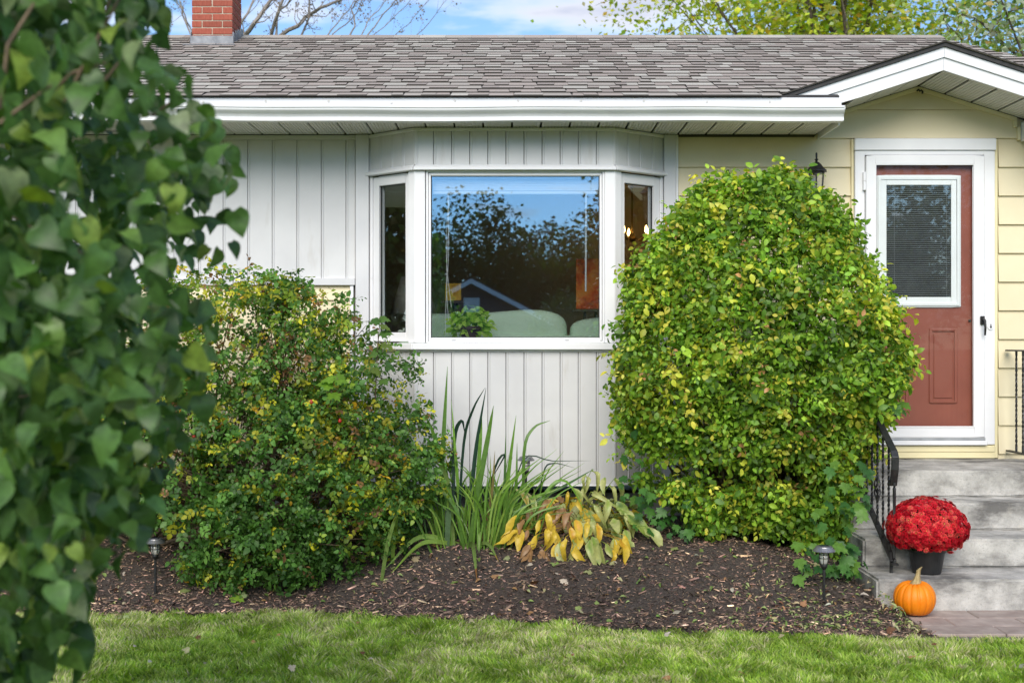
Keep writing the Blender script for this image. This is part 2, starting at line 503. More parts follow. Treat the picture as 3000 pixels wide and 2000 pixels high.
def concrete_mat():
    m, t, b, o = new_mat('weathered_concrete')
    c = ramp(t, tex(t, 7, 7, .65), [(.25, (.25, .24, .222)), (.5, (.48, .465, .435)), (.75, (.66, .64, .60))])
    st = ramp(t, tex(t, 2.1, 6, .7, (.7, 1, 1.5), (4, 1, 2)), [(.46, 0.0), (.62, .9)])
    c = mixc(t, st, c, (.12, .115, .11))
    sp = ramp(t, tex(t, 95, 5, .75), [(.30, .7), (.45, 0.0)])
    c = mixc(t, sp, c, (.20, .195, .185))
    g = ramp(t, tex(t, 3.4, 5, .7, off=(9, 9, 1)), [(.58, 0.0), (.75, .6)])
    c = mixc(t, g, c, (.60, .56, .48))
    t.links.new(c, b.inputs['Base Color']); b.inputs['Roughness'].default_value = .9
    b.inputs['Specular IOR Level'].default_value = .25
    bump(t, b, tex(t, 60, 8, .75), .75, .008)
    return m
M['concrete'] = concrete_mat()

# ================================================================== GROUND
EDGE_PX = [(-3000, 1790), (0, 1792), (280, 1797), (600, 1792), (900, 1782), (1000, 1790), (1250, 1803), (1500, 1813), (1750, 1826), (2100, 1838), (2400, 1848), (2650, 1858), (3000, 1868), (3600, 1868)]
_ex = []; _ey = []
for px, py in EDGE_PX:
    Y_ = F * (EZ - .02) / (py - 1000); _ex.append(X(px, Y_)); _ey.append(Y_)
def edgeY(x): return np.interp(x, _ex, _ey)
def bed_h(x, y):
    x = np.asarray(x, float); y = np.asarray(y, float)
    t_ = np.clip((y - edgeY(x)) / 1.25, 0, 1); s_ = t_ * t_ * (3 - 2 * t_)
    side = 1 - .45 * np.clip((x - 1.5) / .7, 0, 1)
    lump = (vnoise(x, y, .35, 3) - .5) * .05 + (vnoise(x, y, .12, 4) - .5) * .022
    return .27 * s_ * side + lump * np.clip((y - edgeY(x)) / .15, 0, 1) + .012
def lawn_h(x, y):
    return (vnoise(x, y, 1.1, 5) - .5) * .03
def ground_z(x, y):
    return float(bed_h(x, y)) if y > edgeY(x) and x < 2.2 else float(lawn_h(x, y))
def on_ground(px, py):
    """where the ray through a photo pixel meets the bed"""
    Y_ = 7.4
    for _ in range(40):
        z = ground_z(X(px, Y_), Y_)
        Y_ = .5 * Y_ + .5 * F * (EZ - z) / (py - 1000)
    return Vector((X(px, Y_), Y_, ground_z(X(px, Y_), Y_)))

def grid_mesh(xs, ys, hf, name, mat):
    gx, gy = np.meshgrid(xs, ys)
    gz = hf(gx, gy)
    V = np.stack([gx, gy, gz], -1).reshape(-1, 3)
    nx = len(xs); i = np.arange(len(ys) - 1)[:, None] * nx + np.arange(nx - 1)[None]
    f = np.stack([i, i + 1, i + nx + 1, i + nx], -1).reshape(-1, 4)
    return np_mesh(name, V, [f], None, mat)
m_soil = pmat('lawn_soil', (.10, .13, .04), (.20, .21, .08), 5, .95, .5, 40)
def lawn_sheet(x, y):
    near = (np.abs(x) < 8) & (y > 1) & (y < 8.6)
    h = np.where(near, lawn_h(x, y), 0.0) - .006
    drop = np.where((y > edgeY(x) + .08) & (y < 8.95) & (x < 2.2) & near, -.10, 0)      # dips below the bed and the walk
    drop = np.where((x >= 2.1) & (y > 6.3) & near, -.10, drop)
    return h + drop
xs = np.unique(np.concatenate([np.linspace(-220, -8, 12), np.linspace(-8, 8, 130), np.linspace(8, 220, 12)]))
ys = np.unique(np.concatenate([np.linspace(-220, 1, 12), np.linspace(1, 8.6, 70), np.linspace(8.6, 9.2, 4), np.linspace(9.2, 220, 14)]))
struct(link('lawn', grid_mesh(xs, ys, lawn_sheet, 'lawn', m_soil)))

def mulch_mat():
    m, t, b, o = new_mat('bark_mulch')
    c = ramp(t, tex(t, 55, 6, .7), [(.3, (.04, .033, .029)), (.55, (.10, .082, .07)), (.8, (.22, .175, .14))])
    d = ramp(t, tex(t, 2.2, 4, .6), [(.45, 0.0), (.7, .55)])
    c = mixc(t, d, c, (.105, .075, .058))
    t.links.new(c, b.inputs['Base Color']); b.inputs['Roughness'].default_value = .95
    b.inputs['Specular IOR Level'].default_value = .2
    bump(t, b, tex(t, 70, 8, .75), 1.0, .02)
    return m
def bed_mesh():
    nx, ny = 240, 56
    xs_ = np.linspace(-5.2, 2.26, nx)
    gx = np.repeat(xs_[None], ny, 0)
    tt = np.linspace(0, 1, ny)[:, None]
    e = edgeY(xs_)[None] - .03
    wob = (vnoise(xs_, xs_ * 0, .2, 21)[None] - .5) * .06
    back = np.where(xs_ > 2.12, 7.16, 8.99)[None]
    gy = (e + wob) * (1 - tt) + back * tt
    gz = bed_h(gx, gy)
    gz = np.where(tt < .02, -.01, gz)
    # towards the walk the mulch thins out
    gz = np.where(gx > 2.0, gz * np.clip((2.24 - gx) / .24, 0, 1) - .004, gz)
    V = np.stack([gx, gy, gz], -1).reshape(-1, 3)
    i = np.arange(ny - 1)[:, None] * nx + np.arange(nx - 1)[None]
    f = np.stack([i, i + 1, i + nx + 1, i + nx], -1).reshape(-1, 4)
    return np_mesh('garden_bed', V, [f], None, mulch_mat())
struct(link('garden_bed', bed_mesh()))

# walkway of pavers in front of the steps
m_paver = pmat('clay_paver', (.30, .235, .205), (.42, .345, .30), 9, .85, .4, 120, rand=.10, dirt=((.20, .17, .145), 4, .6, .9))
m_sand = pmat('joint_sand', (.12, .105, .09), (.2, .175, .15), 60, .95)
walk = struct(MB().box(2.18, 6.0, 6.45, 7.155, -.08, -.012).build('walkway', m_sand))
PV = [MB().box(-.2 + .003, .2 - .003, -.1 + .003, .1 - .003, -.05, 0).mesh('paver', m_paver, bevel=.005),
      MB().box(-.1 + .003, .1 - .003, -.1 + .003, .1 - .003, -.05, 0).mesh('paver_half', m_paver, bevel=.005)]
row = 0; yy = 7.155 - .105
while yy > 6.45:
    x0 = 2.24 + (.2 if row % 2 else 0)
    if row % 2: link('paver', PV[1], walk, (2.34, yy, random.uniform(-.003, .002)))
    xx = x0 + .2
    if row % 2: xx = x0 + .2
    while xx < 6:
        o = link('paver', PV[0], walk, (xx, yy, random.uniform(-.003, .002)))
        o.rotation_euler = (random.uniform(-.008, .008), random.uniform(-.006, .006), random.uniform(-.006, .006))
        xx += .4
    yy -= .2; row += 1

# ================================================================== HOUSE
house = empty('house', (0, 9, 0), 'low single-storey house with white and cream siding, grey shingle roof and bay window', 'house')
WY = 9.0
SOF = 3.07
# --- wall core pieces (dark sheathing behind the cladding)
m_sheath = pmat('sheathing', (.10, .09, .08), (.14, .13, .11), 4, .9)
wall = MB()
wall.box(-5.5, -1.03, 9.016, 9.16, .45, SOF)
wall.box(1.09, 4.7, 9.016, 9.16, .45, SOF)
wall.prism([(1.82, 9.016, SOF), (4.1, 9.016, SOF), (2.97, 9.016, 3.43)], (0, .14, 0))
wall.box(-5.5, -5.36, 9.16, 13.4, .1, SOF); wall.box(4.56, 4.7, 9.16, 13.4, .1, SOF)
wall.box(-5.36, 4.56, 13.26, 13.4, .1, SOF)
front = wall.build('front_wall', m_sheath, house)
MB().box(-5.48, 4.68, 9.03, 9.2, -.3, .45).build('foundation', M['found'], house)

# --- white vertical boards, upper left
def vboard(name, parent, o, u, n, u0, u1, z0, z1, ridge=True, slopetop=None, mat=None):
    """board with a raised lip down its left edge and rounded shoulders"""
    o, u, n = Vector(o), Vector(u), Vector(n); k = Vector((0, 0, 1))
    w_ = u1 - u0
    prof = [(0, 0), (.001, .004), (.006, .0115), (.013, .0115), (.018, .0065), (.024, .0085), (w_ - .004, .0085), (w_ - .001, .004), (w_ - .001, 0)]
    vs = []; nn = len(prof)
    for z in (z0, z1):
        for a, d in prof: vs.append(o + u * (u0 + a) + n * d + k * z)
    fs = [tuple(range(nn)), tuple(range(2*nn-1, nn-1, -1))] + [(i, i + nn, (i+1) % nn + nn, (i+1) % nn) for i in range(nn)]
    return MB().add(vs, [tuple(reversed(f)) for f in fs]).build(name, mat or M['vinyl'], parent)
zb = Z(815)
seams = [X(1013) - .18 * i for i in range(-1, 25)]
seams = [X(1041)] + [s for s in seams if s < X(1030)]
for a, b in zip(seams[1:], seams[:-1]):
    if b < -5.45: break
    vboard('board', front, (0, 9.012, 0), (1, 0, 0), (0, -1, 0), max(a, -5.5), b, zb, SOF - .035)
MB().box(-5.5, X(1042), 8.985, 9.016, SOF - .035, SOF - .002).build('frieze_trim', M['trim'], front, .003)
MB().box(-5.5, X(1041), 8.972, 9.016, Z(836), zb - .001).build('belt_trim', M['trim'], front, .003)
MB().box(X(1026), X(1036), 8.985, 9.016, .45, Z(836) - .002).build('corner_strip', M['white'], front, .002)
# left pilaster and right pilaster
MB().box(X(1043), X(1082), 8.965, 9.016, .5, SOF - .002).build('pilaster', M['trim'], front, .004)
MB().box(X(1944), X(1979), 8.965, 9.016, .5, SOF - .002).build('pilaster', M['trim'], front, .004)
MB().box(X(1979.5), X(1986), 8.975, 9.016, .5, SOF - .002).build('edge_strip', M['white'], front, .002)

# --- lap siding planks
def plank(x0, x1, z0, z1, name='siding_plank'):
    hz = z1 + .012
    return MB().hexa([(x0, 8.990, z0), (x1, 8.990, z0), (x1, 9.015, z0), (x0, 9.015, z0),
                      (x0, 9.010, hz), (x1, 9.010, hz), (x1, 9.0155, hz), (x0, 9.0155, hz)]).build(name, M['cream'], front, .0015)
lines = [406 + 83.9 * i for i in range(12)]                     # photo rows of the plank joints
zs = [Z(q) for q in lines] + [.50]
DL, DR = X(2494), X(2925)
for i in range(len(zs) - 1):
    z0, z1 = zs[i + 1], zs[i]
    plank(X(1987), DL, z0, z1)
    if z0 > .7 or True:
        plank(DR, 4.7, max(z0, .5), z1)
zt = [z for z in np.arange(zb - .16, .4, -.21)]
prev_z = Z(838)
for z0 in zt:
    plank(-5.5, X(1025), z0, prev_z); prev_z = z0
# gable planks
sl_ = .315; APX, APZ = 2.97, 3.425
def gx_(z): return (APZ - z) / sl_
def gplank(z0, z1):
    a0, a1 = gx_(z0), max(gx_(z1), .0)
    xl0, xr0 = max(APX - a0, 2.20), min(APX + a0, 4.6); xl1, xr1 = max(APX - a1, 2.20), APX + a1
    if a1 > .001: poly = [(xl0, z0), (xr0, z0), (xr1, z1), (xl1, z1)]
    else: poly = [(xl0, z0), (xr0, z0), (APX, APZ)]
    vs = [(x, 8.990 + .02 * (z - z0) / max(z1 - z0, .01), z) for x, z in poly] + [(x, 9.0155, z) for x, z in poly]
    n = len(poly)
    fs = [tuple(range(n)), tuple(range(2*n-1, n-1, -1))] + [(i, i + n, (i+1) % n + n, (i+1) % n) for i in range(n)]
    MB().add(vs, fs).build('siding_plank', M['cream'], front, .0015)
zg0, zg1 = Z(406), Z(322)
gplank(zg1 + .001, APZ)
gplank(zg0 + .001, zg1)
def slope_strip(x0, x1, y0, y1, below, thick, mat, name, parent, apz=APZ, sl=sl_):
    """bar following the gable slope, its top `below` under the slope line"""
    f_ = lambda x: apz - sl * abs(x - APX) - below
    MB().hexa([(x0, y0, f_(x0) - thick), (x1, y0, f_(x1) - thick), (x1, y1, f_(x1) - thick), (x0, y1, f_(x0) - thick),
               (x0, y0, f_(x0)), (x1, y0, f_(x1)), (x1, y1, f_(x1)), (x0, y1, f_(x0))]).build(name, mat, parent, .002)
m_creamtrim = pmat('cream_trim', (.74, .66, .40), (.80, .72, .45), 3, .5)
slope_strip(2.2, APX - .001, 8.972, 9.012, 0.004, .028, m_creamtrim, 'rake_trim', front)
slope_strip(APX + .001, 3.69, 8.972, 9.012, 0.004, .028, m_creamtrim, 'rake_trim', front)
MB().box(3.665, 3.69, 8.97, 9.012, 3.125, 3.17).build('rake_trim', m_creamtrim, front, .002)
MB().box(3.693, 3.715, 8.97, 9.012, 3.03, 3.122).build('rake_trim', m_creamtrim, front, .002)
# small hook left under the gable peak
hk = [Vector((X(2683), 8.975, Z(269)))]
for dx, dz in ((4, 3), (7, -2), (11, 1), (15, -3), (14, -9)):
    hk.append(Vector((X(2683 + dx), 8.962, Z(269 - dz))))
MB().tube(hk, .007, 6).build('hook', M['iron'], front, smooth=True)

# --- eave soffit: one panel every 0.2 m, ribbed
soffit = MB().box(-5.9, 2.235, 8.43, 9.0, SOF + .022, SOF + .03).build('eave_soffit', M['soffitdark'], house)
def panel_mesh(w_, y0, y1):
    mb = MB(); n = 8; pw = (w_ - .014) / n
    for i in range(n):
        a = i * pw
        mb.hexa([(a, y0, 0), (a + pw - .004, y0, 0), (a + pw - .004, y1, 0), (a, y1, 0), (a, y0, .012), (a + pw - .004, y0, .012), (a + pw - .004, y1, .012), (a, y1, .012)])
        mb.box(a + pw - .004, a + pw, y0, y1, .005, .0115)
    return mb.mesh('soffit_panel', M['soffit'])
pm = panel_mesh(.2025, 8.435, 8.984)
x_ = 2.235 - .2025
while x_ > -5.9:
    link('soffit_panel', pm, soffit, (x_, 0, SOF + .002)); x_ -= .2025
MB().box(2.236, 2.25, 8.43, 9.0, SOF - .03, SOF + .15).build('eave_end_board', M['white'], house, .003)
# fascia and drip edge
MB().box(-5.95, 2.25, 8.405, 8.43, SOF - .004, 3.20).build('fascia', M['white'], house, .002)
MB().prism([(-5.95, 8.388, 3.165), (-5.95, 8.404, 3.165), (-5.95, 8.404, 3.222), (-5.95, 8.385, 3.222)], (8.2, 0, 0)).build('drip_edge', M['white'], house, .002)
# K-style gutter
gp = [(8.404, 3.150), (8.404, 3.060), (8.398, 3.054), (8.342, 3.054), (8.336, 3.057), (8.336, 3.068), (8.344, 3.073), (8.343, 3.085), (8.332, 3.100),
      (8.314, 3.113), (8.304, 3.122), (8.300, 3.130), (8.300, 3.140), (8.293, 3.141), (8.292, 3.152), (8.296, 3.1545), (8.305, 3.1545), (8.306, 3.148), (8.3065, 3.131),
      (8.320, 3.116), (8.338, 3.103), (8.350, 3.086), (8.350, 3.0605), (8.397, 3.0605), (8.397, 3.150)]
gx0, gx1 = -6.0, X(2470, 8.33)
mbg = MB()
segs_x = np.linspace(gx0, gx1, 60)
vs = []; n = len(gp)
for xx in segs_x:
    sag = .004 * math.sin(xx * 2.1) + .003 * math.sin(xx * 5.3 + 1)
    vs += [(xx, y, z + sag * .6) for y, z in gp]
fs = [(i*n+k, i*n+(k+1) % n, (i+1)*n+(k+1) % n, (i+1)*n+k) for i in range(len(segs_x) - 1) for k in range(n)]
mbg.add(vs, fs)
gut = mbg.build('gutter', M['white'], house)
pl = [(8.402, 3.150), (8.402, 3.054), (8.342, 3.053), (8.335, 3.057), (8.335, 3.068), (8.343, 3.085), (8.332, 3.100), (8.314, 3.113), (8.299, 3.128), (8.299, 3.142), (8.292, 3.152)]
MB().prism([(gx1 + .001, y, z) for y, z in pl], (.006, 0, 0)).build('end_cap', M['white'], gut)
# spike heads along the fascia
for i in range(13):
    xx = -3.4 + i * .43
    MB().lathe([(.0, 0), (.012, 0), (.010, .003), (0, .004)], 10).mesh
    o = link('nail_head', (bpy.data.meshes.get('nail_head') or MB().lathe([(.001, 0), (.011, 0), (.009, .003), (.001, .004)], 10).mesh('nail_head', pmat('stained_white', (.5, .49, .47), (.7, .69, .67), 80, .6))), house, (xx, 8.388, 3.193 + random.uniform(-.008, .008)))
    o.rotation_euler = (R(90), 0, 0)

# --- roof
SLP = .39; EY, EZ0 = 8.36, 3.225
RY = 11.2; RZ = EZ0 + SLP * (RY - EY)
def roof_z(y): return EZ0 + SLP * (y - EY)
def hip_x(y): return 3.8 + .29 * (RY - y)
rb = MB()
def slab(p, t_=.03):
    rb.hexa([(x, y, z - t_) for x, y, z in p] + list(p))
ra = lambda x, y: (x, y, roof_z(y) - .004)
slab([ra(-6.1, EY + .05), ra(2.24, EY + .05), ra(2.24, RY), ra(-6.1, RY)])
slab([ra(2.24, 9.02), ra(hip_x(9.02), 9.02), ra(3.8, RY), ra(2.24, RY)])
slab([(-6.1, RY, RZ - .01), (3.8, RY, RZ - .01), (4.9, 14.0, 3.2), (-6.1, 14.0, 3.2)])
rb.add([(hip_x(9.02), 9.02, roof_z(9.02) - .02), (4.9, 14.0, 3.2), (3.8, RY, RZ - .012)], [(0, 1, 2)])
rb.add([(-6.08, EY + .06, 3.2), (-6.08, 14, 3.2), (-6.08, RY, RZ - .03)], [(0, 1, 2)])
roof = rb.build('roof', M['roofbase'], house)
ang = math.atan(SLP); ca, sa = math.cos(ang), math.sin(ang)
MAUVE, GREY, LIGHT, DARK, EDGE = (.41, .352, .308), (.44, .395, .345), (.50, .465, .405), (.35, .30, .265), (.065, .060, .054)
EXPO = .138
def tab(mb, x0, x1, th, col, sk0, sk1, s0=0.0, s1=EXPO * 1.12, base=None, band=.66):
    """shingle tab in roof coordinates (x, along slope, out of slope)"""
    P = lambda x, s, h: (x, s * ca - h * sa, s * sa + h * ca)
    sm = s0 + (s1 - s0) * band
    vs = [P(x0, s0, .0), P(x1, s0, 0), P(x1 + sk1, s1, 0), P(x0 + sk0, s1, 0), P(x0, s0, th), P(x1, s0, th), P(x1 + sk1, s1, .001), P(x0 + sk0, s1, .001),
          P(x1 + sk1 * band, sm, th * (1 - band) + .001), P(x0 + sk0 * band, sm, th * (1 - band) + .001)]
    if base: vs = [(v[0] + base[0], v[1] + base[1], v[2] + base[2]) for v in vs]
    mb.add(vs, [(4,5,8,9),(9,8,6,7),(0,1,5,4),(1,2,6,8,5),(2,3,7,6),(3,0,4,9,7)], [col, tuple(c * .66 for c in col), EDGE, EDGE, EDGE, EDGE])
variants = {}
rest = MB(); n_parts = 0
r2 = random.Random(11)
course = 0; s = 0.0
slope_len = (RY - EY) / ca
while s < slope_len - .02:
    y0 = EY + s * ca; z0 = roof_z(y0)
    xx = -6.05 + r2.uniform(0, .2); raised = False
    wav = r2.uniform(-.002, .002)
    while xx < hip_x(y0) - .02:
        wq = r2.choice([.08, .10, .12, .14, .17, .20])
        raised = (not raised) if r2.random() < .85 else raised
        col = r2.choices([MAUVE, GREY, LIGHT, DARK], [5, 2.6, 1.3, 1.2] if raised else [3, 2.4, 2.2, 1])[0]
        k = r2.uniform(.92, 1.08); kc = tuple(c * k for c in col)
        th = .0125 if raised else .0075
        x1 = min(xx + wq - .0015, hip_x(y0) + .02)
        in_gable = (abs((xx + x1) / 2 - APX) < (3.62 - z0) / .33 - .05) and z0 < 3.62
        if not in_gable and not (xx > 2.3 and y0 < 9.02 and abs(xx - APX) < .9) and not (xx > 3.7 and y0 < 9.02):
            if n_parts < 300 and course < 9 and -2.95 < xx < 3.6 and x1 - xx > wq - .01:
                key = (wq, raised, col, r2.randint(0, 1))
                if key not in variants:
                    mb = MB(); sk = r2.uniform(-.012, .012)
                    tab(mb, 0, wq - .0015, th, kc, sk, sk + r2.uniform(-.006, .006))
                    variants[key] = mb.mesh('shingle', M['shingle'])
                link('shingle', variants[key], roof, (xx, y0, z0 + wav)); n_parts += 1
            else:
                sk = r2.uniform(-.012, .012)
                tab(rest, xx, x1, th, kc, sk, sk, base=(0, y0, z0 + wav))
        xx += wq
    s += EXPO; course += 1
# ridge caps
xx = -6.05
while xx < 3.8:
    k = r2.uniform(.85, 1.1); c = tuple(q * k for q in r2.choice([MAUVE, MAUVE, GREY, LIGHT]))
    zc = RZ + .012
    rest.add([(xx, RY - .14, zc - .14*SLP), (xx + .235, RY - .14, zc - .14*SLP), (xx + .235, RY, zc + .006), (xx, RY, zc + .006), (xx, RY + .14, zc - .14*SLP), (xx + .235, RY + .14, zc - .14*SLP),
              (xx, RY - .14, zc - .14*SLP - .012), (xx + .235, RY - .14, zc - .14*SLP - .012)],
             [(0,1,2,3),(3,2,5,4),(6,7,1,0)], [c, c, EDGE]); xx += .237
struct(rest.build('shingle_field', M['shingle'], roof), 'stuff')

# --- entry gable roof and its white rake boards
GY = 8.455
GPZ, GS = 3.605, .325
def gz_(x): return GPZ - GS * abs(x - APX)
gr = MB()
for sg in (-1, 1):
    x1 = APX + sg * 1.22
    zr = gz_(x1)
    yb = lambda z: EY + (z - EZ0) / SLP + .15
    gr.hexa([(APX, GY - .03, GPZ - .022), (x1, GY - .03, zr - .022), (x1, max(yb(zr), 8.6), zr - .022), (APX, yb(GPZ), GPZ - .022),
             (APX, GY - .03, GPZ + .006), (x1, GY - .03, zr + .006), (x1, max(yb(zr), 8.6), zr + .006), (APX, yb(GPZ), GPZ + .006)])
groof = gr.build('gable_roof', M['roofbase'], house)
# shingle edge strips on the gable rake
for sg in (-1, 1):
    s_ = 0.0
    while s_ < 1.2:
        a, b = APX + sg * s_, APX + sg * min(s_ + .14, 1.22)
        lo, hi = (a, b) if sg > 0 else (b, a)
        c = r2.choice([MAUVE, GREY, DARK]);
        mb = MB().hexa([(lo, GY - .045, gz_(lo) + .007), (hi, GY - .045, gz_(hi) + .007), (hi, 8.85, gz_(hi) + .007), (lo, 8.85, gz_(lo) + .007),
                        (lo, GY - .045, gz_(lo) + .016), (hi, GY - .045, gz_(hi) + .016), (hi, 8.85, gz_(hi) + .016), (lo, 8.85, gz_(lo) + .016)], [c, c, EDGE, c, c, c])
        mb.build('shingle', M['shingle'], groof); s_ += .142
def rake_board(x0, x1, y0, y1, t0, t1, name):
    f0 = lambda x: max(gz_(x) - t0, 3.205); f1 = lambda x: max(gz_(x) - t1, 3.20)
    xs_ = np.linspace(x0, x1, 9)
    vs = []; n = len(xs_)
    for y in (y0, y1):
        vs += [(x, y, f1(x)) for x in xs_] + [(x, y, f0(x)) for x in xs_]
    fs = []
    for i in range(n - 1):
        fs += [(i, i+1, n+i+1, n+i), (2*n+i+1, 2*n+i, 3*n+i, 3*n+i+1), (i, 2*n+i, 2*n+i+1, i+1), (n+i, n+i+1, 3*n+i+1, 3*n+i)]
    fs += [(0, n, 3*n, 2*n), (n-1, 3*n-1, 4*n-1, 2*n-1)]
    MB().add(vs, fs).build(name, M['white'], house)
rake_board(1.84, APX - .001, GY, GY + .028, .022, .18, 'rake_board')
rake_board(APX + .001, 4.19, GY, GY + .028, .022, .18, 'rake_board')
rake_board(1.84, APX - .001, GY - .014, GY - .001, .024, .092, 'rake_trim')
rake_board(APX + .001, 4.19, GY - .014, GY - .001, .024, .092, 'rake_trim')
# gable soffit panels on the slope
gs = MB()
for sg in (-1, 1):
    x1 = APX + sg * (.72 if sg < 0 else 1.15)
    za, zb_ = APZ + .022, APZ + .022 - sl_ * abs(x1 - APX)
    gs.hexa([(APX, GY + .028, za), (x1, GY + .028, zb_), (x1, 9.0, zb_), (APX, 9.0, za), (APX, GY + .028, za + .008), (x1, GY + .028, zb_ + .008), (x1, 9.0, zb_ + .008), (APX, 9.0, za + .008)])
gsof = gs.build('gable_soffit', M['soffitdark'], house)
pm2 = panel_mesh(.2025, GY + .032, 8.975)
for sg in (-1, 1):
    for i in range(6 if sg > 0 else 3):
        o = link('soffit_panel', pm2, gsof, (0, 0, 0))
        d = .006 + i * .2025
        th = -math.atan(sl_) * sg
        ux, uz = math.cos(th), math.sin(th)
        if sg > 0: px_, pz_ = APX + ux * d, APZ + uz * d
        else: px_, pz_ = APX - ux * (d + .2025), APZ - uz * (d + .2025)
        o.location = Vector((px_, 0, pz_)) - ORG[gsof]
        o.rotation_euler = (0, math.atan(sl_) * sg, 0)
# eave return to the right of the gable
MB().box(3.72, 4.75, GY + .03, 8.985, 3.02, 3.16).build('eave_return', M['white'], house, .003)

# --- chimney, brick by brick
CX0, CX1, CY0, CY1 = X(562, 10.8), X(681, 10.8), 10.8, 11.155
BH, JT = .0615, .0085
chim = MB().box(CX0 + .006, CX1 - .006, CY0 + .006, CY1 - .006, 4.0, 5.36).build('chimney', M['mortar'], house)
bw = (CX1 - CX0)
def brick_mesh(l, d):
    return MB().box(0, l, 0, d, 0, BH - JT).mesh('brick', M['brick'], bevel=.003)
full = bw / 2; half = bw / 4; dpt = CY1 - CY0
BM = {}
def bk(l, d):
    k = (round(l, 3), round(d, 3))
    if k not in BM: BM[k] = brick_mesh(l, d)
    return BM[k]
zc = roof_z(10.8) + .02; i = 0
T_ = .05
while zc < 5.34:
    def put(x, y, l, d): link('brick', bk(l, d), chim, (x + random.uniform(-.001, .001), y + random.uniform(-.001, .001), zc))
    if i % 2:
        spans = [(0, full - JT/2), (full + JT/2, bw)]
    else:
        spans = [(0, half - JT/2), (half + JT/2, bw - half - JT/2), (bw - half + JT/2, bw)]
    for a, b in spans: put(CX0 + a, CY0, b - a, T_); put(CX0 + a, CY1 - T_, b - a, T_)
    ya, yb_ = CY0 + T_ + JT, CY1 - T_ - JT; ym = (ya + yb_) / 2
    for xs_ in (CX0, CX1 - T_):
        if i % 2: put(xs_, ya, T_, yb_ - ya)
        else: put(xs_, ya, T_, ym - ya - JT/2); put(xs_, ym + JT/2, T_, yb_ - ym - JT/2)
    zc += BH; i += 1
MB().box(CX0 - .06, CX1 + .06, CY0 - .05, CY1 + .06, 5.36, 5.44).build('cap', M['found'], chim, .01)
fl = MB()
zf = roof_z(CY0)
fl.box(CX0 - .012, CX1 + .012, CY0 - .014, CY0 - .002, zf - .03, zf + .065)
fl.prism([(CX0 - .03, CY0 - .014, zf - .03), (CX1 + .03, CY0 - .014, zf - .03), (CX1 + .05, CY0 - .13, roof_z(CY0 - .13) + .006), (CX0 - .05, CY0 - .13, roof_z(CY0 - .13) + .006)], (0, 0, .010))
for xa, xb in ((CX1 + .002, CX1 + .014), (CX0 - .014, CX0 - .002)):
    for q in range(4):
        ya_ = CY0 + q * .09; zq = roof_z(ya_)
        fl.box(xa + (q % 2) * .003, xb + (q % 2) * .003, ya_ - .012, ya_ + .085, zq - .03, zq + .10)
fl.build('flashing', M['lead'], chim, .003)
# ================================================================== BAY WINDOW
A_, B_, C_, D_ = Vector((X(1083), 9.0, 0)), Vector((X(1217, 8.69), 8.69, 0)), Vector((X(1800, 8.69), 8.69, 0)), Vector((X(1943), 9.0, 0))
def frame_of(p, q):
    u = (q - p); L = u.length; u = u / L; n = Vector((u.y, -u.x, 0)); return p, u, n, L
FAC = [frame_of(A_, B_), frame_of(B_, C_), frame_of(C_, D_)]
Zh1, Zh0 = Z(485, 8.69), Z(500, 8.69)
Zs1, Zs0 = Z(1004, 8.69), Z(1024, 8.69)
Zbot = Z(1418, 8.69)
def poly_in(d, z):                          # bay outline moved inward by d
    k = d
    return [(A_.x + k, 9.05, z), (B_.x + k * .45, B_.y + k, z), (C_.x - k * .45, C_.y + k, z), (D_.x - k, 9.05, z)]
bay = MB().prism(poly_in(.012, Zbot + .012), (0, 0, Zs0 - Zbot - .016)).build('bay_window', m_sheath, house)
MB().prism(poly_in(.012, Zh0 + .002), (0, 0, SOF + .02 - Zh0)).build('head_core', m_sheath, bay)
for (o, u, n, L) in FAC:
    nb = round(L / .1315); wb = L / nb
    for i in range(nb):
        a, b = i * wb, (i + 1) * wb
        vboard('board', bay, o, u, n, a + .0005, b - .0005, Zbot, Zs0 - .018)
        vboard('board', bay, o, u, n, a + .0005, b - .0005, Zh1 + .004, SOF - .022)
    MB().obox(o, u, n, -.004, L + .004, .0, .022, SOF - .024, SOF - .003).build('top_trim', M['white'], bay, .002)
    # head: a small sloping drip moulding
    P = lambda a, d, z: o + u * a + n * d + Vector((0, 0, z))
    e = .012
    MB().hexa([P(-e, .045, Zh0), P(L + e, .045, Zh0), P(L, -.02, Zh0), P(0, -.02, Zh0), P(-e, .045, Zh0 + .018), P(L + e, .045, Zh0 + .018), P(L, .01, Zh1 + .006), P(0, .01, Zh1 + .006)]).build('head_trim', M['white'], bay, .003)
    MB().obox(o, u, n, -.018, L + .018, -.06, .055, Zs0, Zs1 - .002).build('sill', M['white'], bay, .004)
    MB().obox(o, u, n, -.008, L + .008, 0, .020, Zs0 - .016, Zs0 - .001).build('apron', M['white'], bay, .002)
    MB().obox(o, u, n, -.002, L + .002, 0, .016, Zbot - .012, Zbot - .001).build('bottom_trim', M['white'], bay, .002)
for q in (B_, C_):                           # corner posts
    s_ = 1 if q is B_ else -1
    MB().prism([(q.x - s_*.004, q.y - .012, Zs1), (q.x + s_*.070, q.y - .012, Zs1), (q.x + s_*.070, q.y + .09, Zs1), (q.x - s_*.02, q.y + .09, Zs1), (q.x - s_*.055, q.y + .028, Zs1)], (0, 0, Zh0 - Zs1 - .001)).build('corner_post', M['frame'], bay, .004)
    for zc0, zc1 in ((Zbot, Zs0 - .018), (Zh1 + .004, SOF - .022)):
        MB().tube([(q.x, q.y - .003, zc0), (q.x, q.y - .003, zc1)], .013, 8).build('corner_bead', M['vinyl'], bay)
